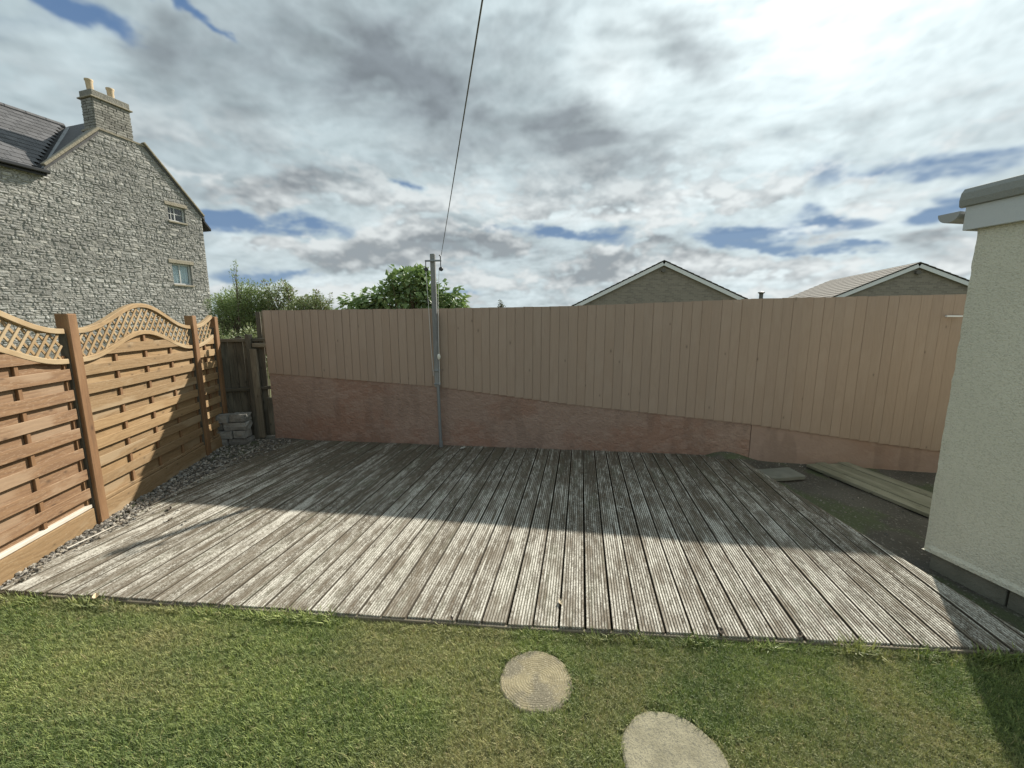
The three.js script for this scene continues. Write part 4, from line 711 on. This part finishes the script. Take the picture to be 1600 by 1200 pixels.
// ------------------------------------------------------------------ shrubs and trees behind the fence
const leafMat = (rough = 0.65) => new THREE.MeshPhysicalMaterial({ vertexColors: true, roughness: rough, transmission: 0.5, thickness: 0, side: THREE.DoubleSide });
M.leaf = leafMat();
M.bark = flat(0.12, 0.095, 0.07, 0.95);
function tree(name, label, base, o) {            // clumps of leaves fill a lumpy crown; limbs run from the foot to every clump
  const r = rng(o.seed), g = thing(name, label, o.cat ?? 'tree', base), limbs = [], V = (a) => new THREE.Vector3(...a), clumps = [], b = new GB();
  for (const [cx, cy, cz, rx, ry, rz, n] of o.lobes) for (let k = 0; k < n; k++) {
    let p; do p = V([r() * 2 - 1, r() * 2 - 1, r() * 2 - 1]); while (p.length() > 1);
    if (r() < 0.6) p.setLength(0.62 + 0.38 * r());
    clumps.push([V([cx + p.x * rx, cy + p.y * ry, cz + p.z * rz]), o.clump * (0.55 + r() * 0.75)]);
  }
  for (let k = 0; k < (o.sprigs ?? 0); k++) { const [c] = clumps[Math.floor(r() * clumps.length)]; const d = V([(r() - 0.5) * 1.2, 0.5 + r() * 0.8, (r() - 0.5) * 1.2]).normalize(); for (let i = 1; i <= 3; i++) clumps.push([c.clone().addScaledVector(d, i * o.clump * 0.55), o.clump * (0.5 - 0.1 * i)]); }
  const foot = [...Array(o.stems)].map((_, k) => V([(r() - 0.5) * o.footing, 0, (r() - 0.5) * o.footing * 0.6]));
  clumps.forEach(([c, R], i) => {
    const f = foot[i % o.stems], m = f.clone().lerp(c, 0.55).add(V([(r() - 0.5) * 0.25, 0.12 + r() * 0.15, (r() - 0.5) * 0.25])); m.x = mix(f.x, m.x, 0.75);
    limbs.push(tube([f.toArray(), f.clone().lerp(m, 0.5).add(V([(r() - 0.5) * 0.06, 0, (r() - 0.5) * 0.06])).toArray(), m.toArray(), c.toArray()], [o.rad, o.rad * 0.7, o.rad * 0.42, o.rad * 0.15], 5, false));
    const out = c.clone().sub(V(o.lobes[0].slice(0, 3))).normalize();
    for (let k = 0, n = o.per * clamp(Math.pow(R / o.clump, 1.8), 0.06, 1.4); k < n; k++) {
      let q; do q = V([r() * 2 - 1, r() * 2 - 1, r() * 2 - 1]); while (q.length() > 1);
      const p = c.clone().addScaledVector(q, R), ax = q.clone().multiplyScalar(0.8).add(out.clone().multiplyScalar(0.5)).add(V([(r() - 0.5) * 1.3, (r() - 0.5) * 1.0 - o.droop, (r() - 0.5) * 1.3])).normalize(), sd = ax.clone().cross(V([r() - 0.5, 0.5 + r(), r() - 0.5])).normalize(), nn = sd.clone().cross(ax), L = o.leaf * (0.6 + r() * 0.8), W = L * o.ratio;
      const tone = clamp(0.55 * r() + 0.45 * fb(p.x * 1.7 + 30, p.y * 1.7 + 30 + p.z, 2, 17)); let col = tone < 0.5 ? mix3(o.cols[0], o.cols[1], tone * 2) : mix3(o.cols[1], o.cols[2], tone * 2 - 1); if (r() < (o.odd ?? 0)) col = o.oddCol;
      const P = (u, w, h) => p.clone().addScaledVector(ax, L * u).addScaledVector(sd, W * w).addScaledVector(nn, L * h).toArray(), A = P(0, 0, 0), C = P(1, 0, -0.12), B = P(0.42, 1, 0.08), D = P(0.42, -1, 0.08);
      b.tri(A, B, C, null, null, null, col); b.tri(A, C, D, null, null, null, col);
    }
  });
  mesh('trunk', mergeGeometries(limbs), o.bark ?? M.bark, g);
  mesh('crown', b.geo(), M.leaf, g);
  return g;
}
const fineLeaf = { cols: [[0.17, 0.23, 0.09], [0.29, 0.37, 0.15], [0.43, 0.50, 0.23]], leaf: 0.05, ratio: 0.17, per: 170, clump: 0.20, droop: 0.1, stems: 5, footing: 0.5, rad: 0.02, sprigs: 40 };
tree('feathery_shrub', 'feathery light green shrub between the stone house and the brown fence', [-5.72, 0.0, -8.75], { ...fineLeaf, seed: 501, lobes: [[0.05, 1.3, 0, 0.66, 0.8, 0.55, 90], [-0.26, 1.9, 0, 0.36, 0.34, 0.3, 24], [0.22, 2.0, 0.1, 0.40, 0.30, 0.3, 26]] });
tree('feathery_shrub', 'loose olive green shrub with brownish sprigs behind the left end of the brown fence', [-4.55, 0.0, -8.75], { ...fineLeaf, seed: 502, per: 130, clump: 0.15, leaf: 0.055, ratio: 0.24, lobes: [[0.0, 1.4, 0, 0.85, 0.75, 0.45, 80], [-0.32, 2.02, 0, 0.34, 0.42, 0.25, 26], [0.42, 1.9, 0.1, 0.36, 0.34, 0.3, 24]], cols: [[0.16, 0.20, 0.095], [0.27, 0.33, 0.15], [0.40, 0.45, 0.22]], odd: 0.10, oddCol: [0.22, 0.155, 0.10] });
tree('fig_tree', 'broad leaved green tree rising above the fence behind the washing line post', [-2.1, -0.03, -8.3], { seed: 503, cols: [[0.11, 0.17, 0.06], [0.19, 0.29, 0.095], [0.33, 0.45, 0.16]], leaf: 0.12, ratio: 0.36, per: 38, clump: 0.17, droop: 0.55, stems: 4, footing: 0.5, rad: 0.03, sprigs: 10, lobes: [[0.0, 1.75, 0, 1.0, 0.75, 0.6, 80], [0.06, 2.42, 0, 0.42, 0.32, 0.35, 26], [-0.75, 1.98, 0.1, 0.5, 0.25, 0.35, 22], [0.8, 2.0, 0.1, 0.5, 0.28, 0.35, 22]] });
tree('small_tree', 'tiny distant tree top just above the fence, left of the gable', [-0.38, -0.3, -16.3], { seed: 504, cols: [[0.08, 0.095, 0.05], [0.13, 0.14, 0.075], [0.2, 0.2, 0.11]], leaf: 0.07, ratio: 0.3, per: 60, clump: 0.14, droop: 0.1, stems: 1, footing: 0.1, rad: 0.03, sprigs: 6, lobes: [[0, 2.2, 0, 0.22, 0.4, 0.22, 12]] });
tree('bramble', 'pale stemmed bramble leaning over the dark old fence', [-4.35, -0.1, -6.6], { seed: 505, cat: 'shrub', cols: [[0.11, 0.14, 0.055], [0.21, 0.26, 0.10], [0.36, 0.40, 0.19]], leaf: 0.05, ratio: 0.26, per: 90, clump: 0.13, droop: 0.3, stems: 6, footing: 0.7, rad: 0.012, sprigs: 12, lobes: [[0.1, 1.25, 0, 0.6, 0.42, 0.3, 36]], bark: flat(0.36, 0.32, 0.24, 0.9) });

// ------------------------------------------------------------------ stepping stones
{
  const map1 = texture(512, 512, 0.36, 0.36, (u, v) => { const d = Math.hypot(u - 0.5, v - 0.5), a = fbp(u, v, 7, 7, 5, 66), ri = 0.5 + 0.5 * Math.sin(d * 150 + fbp(u, v, 4, 4, 2, 67) * 9); const g = fbp(u, v, 80, 80, 2, 72); let c = mix3([0.145, 0.122, 0.070], [0.285, 0.245, 0.145], a); c = mix3(c, [0.11, 0.10, 0.075], sstep(0.45, 0.68, fbp(u, v, 4, 4, 5, 71)) * 0.7); c = mix3(c, [0.40, 0.36, 0.26], sstep(0.64, 0.8, g) * 0.6); return mix3(c, [0.20, 0.18, 0.135], ri * 0.22); });
  map1.offset.set(0.5, 0.5);
  const map2 = texture(512, 512, 0.42, 0.42, (u, v) => { const a = fbp(u, v, 9, 9, 5, 73), g = fbp(u, v, 90, 90, 2, 74); return mix3(mix3([0.155, 0.142, 0.095], [0.295, 0.272, 0.188], a), [0.12, 0.115, 0.09], sstep(0.56, 0.72, g) * 0.65); });
  const make = (label, x, z, R, map, rings, seed) => {
    const r = rng(seed), b = new GB(), N = 64, K = rings ? 44 : 20, H = 0.012, ph = r() * 6;
    const rr = (a) => R * (1 + 0.012 * Math.sin(a * 3 + ph) + 0.010 * Math.sin(a * 7 + ph * 2) + 0.006 * Math.sin(a * 17 + ph));
    const P = (i, k) => { const a = i / N * 2 * Math.PI, q = k / K, e = q > 0.96 ? -0.006 * (q - 0.96) / 0.04 : 0, y = H + (rings ? 0.0007 * Math.sin(q * 95 + 2.2 * Math.sin(a * 2 + ph) + 4 * fb(Math.cos(a) * q * 3 + 5, Math.sin(a) * q * 3 + 5, 2, 3)) * (q < 0.95 ? 1 : 0) : 0.002 * (fb(Math.cos(a) * q * 5 + 9, Math.sin(a) * q * 5 + 9, 3, seed) - 0.5)) + e; return [Math.cos(a) * rr(a) * q, y, Math.sin(a) * rr(a) * q]; };
    for (let i = 0; i < N; i++) { for (let k = 0; k < K; k++) { const q = [P(i, k), P(i + 1, k), P(i + 1, k + 1), P(i, k + 1)]; b.quad(q[0], q[1], q[2], q[3], ...q.map((p) => [p[0], p[2]])); } const a = P(i, K), c = P(i + 1, K); b.quad(a, c, [c[0], -0.05, c[2]], [a[0], -0.05, a[2]], [a[0], a[2]], [c[0], c[2]], [c[0], c[2]], [a[0], a[2]]); }
    const g = b.geo(); const o = mesh('stepping_stone', g, new THREE.MeshStandardMaterial({ map, bumpMap: noiseBump, bumpScale: 0.004, roughness: 0.95, side: THREE.DoubleSide })); o.position.set(x, LAWN_Y + 0.004, z); o.rotation.y = r(); tag(o, label, 'stepping stone', 'round stepping stones in the lawn');
  };
  make('round stepping stone with log ring pattern, nearer the deck', 0.118, -1.765, 0.178, map1, true, 81);
  make('plain round stepping stone cut by the bottom picture edge', 0.655, -1.395, 0.208, map2, false, 82);
}
const STONES = [[0.118, -1.765, 0.178], [0.655, -1.395, 0.208]];

// ------------------------------------------------------------------ gravel along the left fence (nobody could count it)
{
  const r = rng(601), g = new THREE.IcosahedronGeometry(1, 1), P = g.attributes.position; const f = new Map();
  for (let i = 0; i < P.count; i++) { const k = [P.getX(i), P.getY(i), P.getZ(i)].map((v) => v.toFixed(3)).join(); if (!f.has(k)) f.set(k, 0.72 + r() * 0.5); const q = f.get(k); P.setXYZ(i, P.getX(i) * q, P.getY(i) * q * 0.65, P.getZ(i) * q * 0.85); }
  g.computeVertexNormals();
  const list = [], c = new THREE.Color();
  const put = (x, z, s, y) => list.push([x, y, z, s]);
  for (let k = 0; k < 4200; k++) { const z = -2.45 - r() * 3.25, xl = leftX(z) + 0.03, xr = deckLeft(z) - 0.03 + 0.10 * fb(z * 4 + 9, 2, 3, 4) + (z < -4.4 ? (-(z + 4.4)) * 0.28 : 0), x = xl + r() * (xr - xl), e = (xr - x) / Math.max(0.05, xr - xl); if (r() > 0.35 + e * 1.5) continue; const s = 0.006 + Math.pow(r(), 2) * 0.012; put(x, z, s, Math.max(bedH(x, z), x > deckLeft(z) ? 0.0 : -0.1) + s * 0.3 + r() * 0.012); }
  for (let k = 0; k < 150; k++) { const z = -3.2 - r() * 2.4, x = deckLeft(z) + Math.pow(r(), 2.2) * (0.5 + (-z - 3) * 0.25); const s = 0.004 + r() * 0.006; put(x, z, s, s * 0.45 + 0.001); }
  for (let k = 0; k < 420; k++) { const x = 2.95 + r() * 2.2, z = -4.95 + r() * 2.2; if (fb(x * 2.4 + 7, z * 2.4 + 3, 3, 5) < 0.50) continue; const s = 0.004 + Math.pow(r(), 2) * 0.009; put(x, z, s, earthH(x, z) + s * 0.3); }
  const m = new THREE.InstancedMesh(g, flat(1, 1, 1, 0.9, { bumpMap: noiseBump, bumpScale: 0.002 }), list.length), M4 = new THREE.Matrix4(), E = new THREE.Euler(), Q = new THREE.Quaternion();
  list.forEach(([x, y, z, s], i) => { M4.compose(new THREE.Vector3(x, y, z), Q.setFromEuler(E.set(r() - 0.5, r() * 6.28, r() - 0.5)), new THREE.Vector3(s * (0.8 + r() * 0.5), s * (0.8 + r() * 0.4), s)); m.setMatrixAt(i, M4); const k = 0.11 + Math.pow(r(), 1.8) * 0.32, wrm = r(); c.setRGB(k, k * (0.97 - 0.09 * wrm), k * (0.90 - 0.2 * wrm)); m.setColorAt(i, c); });
  m.name = 'gravel'; m.castShadow = m.receiveShadow = true; m.userData = { kind: 'stuff', label: 'loose grey and tan gravel along the left fence', category: 'gravel' }; scene.add(m);
}
// a pale stick by the gravel, dry leaves and crumbs on the deck
tag(mesh('stick', tube([[-3.36, 0.012, -2.86], [-3.33, 0.016, -3.05], [-3.325, 0.012, -3.22]], [0.006, 0.005, 0.003], 6), M.paleWorn), 'pale stick lying beside the gravel on the left', 'stick');
{
  const r = rng(611), L = [[0.298, -2.27, 'curled pale dry leaf on the sunlit deck boards', 0.03, [0.42, 0.36, 0.26]], [-2.60, -2.32, 'pale dry leaf at the front edge of the deck, left side', 0.035, [0.55, 0.45, 0.30]], [1.0, -3.55, 'small pale dry leaf on the shaded middle of the deck', 0.026, [0.42, 0.40, 0.35]], [-0.66, -5.28, 'pale strip of dry leaf at the foot of the terracotta wall', 0.06, [0.38, 0.37, 0.33]], [-2.96, -3.32, 'dark dry leaf on the left deck boards', 0.03, [0.09, 0.07, 0.05]], [-3.13, -3.52, 'pair of dark curled leaves near the gravel', 0.04, [0.08, 0.065, 0.05]], [1.58, -2.005, 'dark crumpled leaves at the front deck edge, right of the stepping stones', 0.03, [0.06, 0.048, 0.035]], [1.16, -2.03, 'dark crumpled leaf at the front deck edge behind the stepping stones', 0.03, [0.06, 0.048, 0.035]], [-0.35, -2.13, 'dark leaf wedged at the front deck edge left of the ringed stone', 0.022, [0.07, 0.055, 0.04]]];
  for (const [x, z, label, s, col] of L) {
    const b = new GB(), N = 7, ph = r() * 6, P = (i, j) => { const a = i / N * 2 - 1, w = (1 - a * a) * 0.45 * s * (j - 0.5) * 2, x2 = a * s; return [x2, 0.35 * s * a * a + Math.abs(w) * 0.8 + 0.06 * s * Math.sin(i * 2 + ph), w]; };
    for (let i = 0; i < N; i++) for (const [j0, j1] of [[0, 0.5], [0.5, 1]]) b.quad(P(i, j0), P(i, j1), P(i + 1, j1), P(i + 1, j0));
    const o = mesh('dry_leaf', b.geo(), flat(...col, 0.9, { side: THREE.DoubleSide })); o.position.set(x, 0.004, z); o.rotation.y = r() * 6; tag(o, label, 'leaf', 'dry leaves on the deck');
  }
}

// ------------------------------------------------------------------ grass
{
  const r = rng(701), tufts = [];
  for (let v = 0; v < 3; v++) {                                    // three tufts of curved blades
    const b = new GB(), n = 8;
    for (let k = 0; k < n; k++) {
      const a = r() * 6.28, L = 0.016 + r() * 0.019, w = 0.0012 + r() * 0.0010, lean = 0.35 + r() * 1.1, bx = (r() - 0.5) * 0.02, bz = (r() - 0.5) * 0.02, ca = Math.cos(a), sa = Math.sin(a);
      const p = (t, s) => { const out = L * lean * t * t * 0.75, h = L * (t - 0.32 * lean * t * t * 0.6), ww = w * (1 - t * 0.85) * s; return [bx + ca * out - sa * ww, h, bz + sa * out + ca * ww]; };
      const t1 = 0.5, k1 = 0.8 + r() * 0.4, col = [k1, k1, k1 * (0.8 + r() * 0.3)];
      b.quad(p(0, -1), p(0, 1), p(t1, 1), p(t1, -1), null, null, null, null, col); b.tri(p(t1, -1), p(t1, 1), p(1, 0), null, null, null, col);
    }
    tufts.push(b.geo());
  }
  const mat = new THREE.MeshPhysicalMaterial({ vertexColors: true, roughness: 0.7, transmission: 0.38, thickness: 0, side: THREE.DoubleSide });
  const lists = [[], [], []];
  const dry = (x, z) => {
    let d = 0.8 * sstep(0.47, 0.70, fb(x * 1.5 + 60, z * 2.0 + 11, 4, 19));
    for (const [a, b, sx, sz, k] of [[-2.05, -2.02, 0.35, 0.12, 0.9], [-1.85, -1.72, 0.4, 0.16, 0.6], [-0.25, -1.36, 0.35, 0.12, 0.8], [1.6, -1.45, 0.4, 0.2, 0.3]]) d += k * Math.exp(-(((x - a) / sx) ** 2 + ((z - b) / sz) ** 2)) * (0.5 + fb(x * 9, z * 9, 2, 6));
    return clamp(d);
  };
  const N = 118000;
  for (let k = 0; k < N; k++) {
    const near = r() < 0.86, x = near ? -3.7 + r() * 6.7 : -4.3 + r() * 8.3, z = near ? -2.46 + r() * 1.36 : -2.4 + r() * 3.2;
    const fz = frontZ(x) + 0.012; if (z < fz) continue;
    if (x > 3.06 + (z + 2.8) * 0.173 && z > -2.7) continue;
    let skip = false, rim = 0; for (const [a, b, R] of STONES) { const d = Math.hypot(x - a, z - b); if (d < R - 0.008 || (d < R + 0.012 && r() < 0.55)) skip = true; else if (d < R + 0.05) rim = 1; } if (skip) continue;
    const d = dry(x, z), e = z - fz < 0.05 ? 1 : 0, s = (0.8 + r() * 0.55) * (0.8 + 0.5 * fb(x * 3 + 5, z * 3 + 8, 3, 12)) * (1 - 0.25 * d) * (e ? 1.25 + (r() < 0.22 ? 1.1 * sstep(0.35, 0.7, fb(x * 6 + 3, 7, 3, 8)) : 0) : 1);
    lists[Math.floor(r() * 3)].push([x, z, s, d, r()]);
  }
  const c = new THREE.Color(), M4 = new THREE.Matrix4(), E = new THREE.Euler(), Q = new THREE.Quaternion();
  const parent = new THREE.Group(); parent.name = 'grass'; parent.userData = { kind: 'stuff', label: 'short mown green grass with dry patches', category: 'grass' }; scene.add(parent);
  lists.forEach((list, v) => {
    const m = new THREE.InstancedMesh(tufts[v], mat, list.length);
    list.forEach(([x, z, s, d, q], i) => {
      M4.compose(new THREE.Vector3(x, lawnH(x, z) - 0.002, z), Q.setFromEuler(E.set((r() - 0.5) * 0.5, r() * 6.28, (r() - 0.5) * 0.5)), new THREE.Vector3(s * 1.1, s, s * 1.1)); m.setMatrixAt(i, M4);
      const t = fb(x * 2.2 + 33, z * 2.2 + 12, 3, 27); let col = mix3([0.125, 0.195, 0.038], [0.375, 0.435, 0.12], clamp(t * 0.8 + (q - 0.5) * 1.1)); col = mix3(col, [0.50, 0.43, 0.21], clamp(d * (0.4 + q * 0.6) * 0.75 + (q > 0.955 ? 0.7 : 0))); m.setColorAt(i, c.setRGB(...col));
    });
    m.name = 'grass_tufts'; m.castShadow = m.receiveShadow = true; m.userData.kind = 'stuff'; parent.add(m);
  });
}

scene.traverse((o) => { if (o.isMesh) { o.castShadow = true; o.receiveShadow = true; } });
renderer.render(scene, camera);
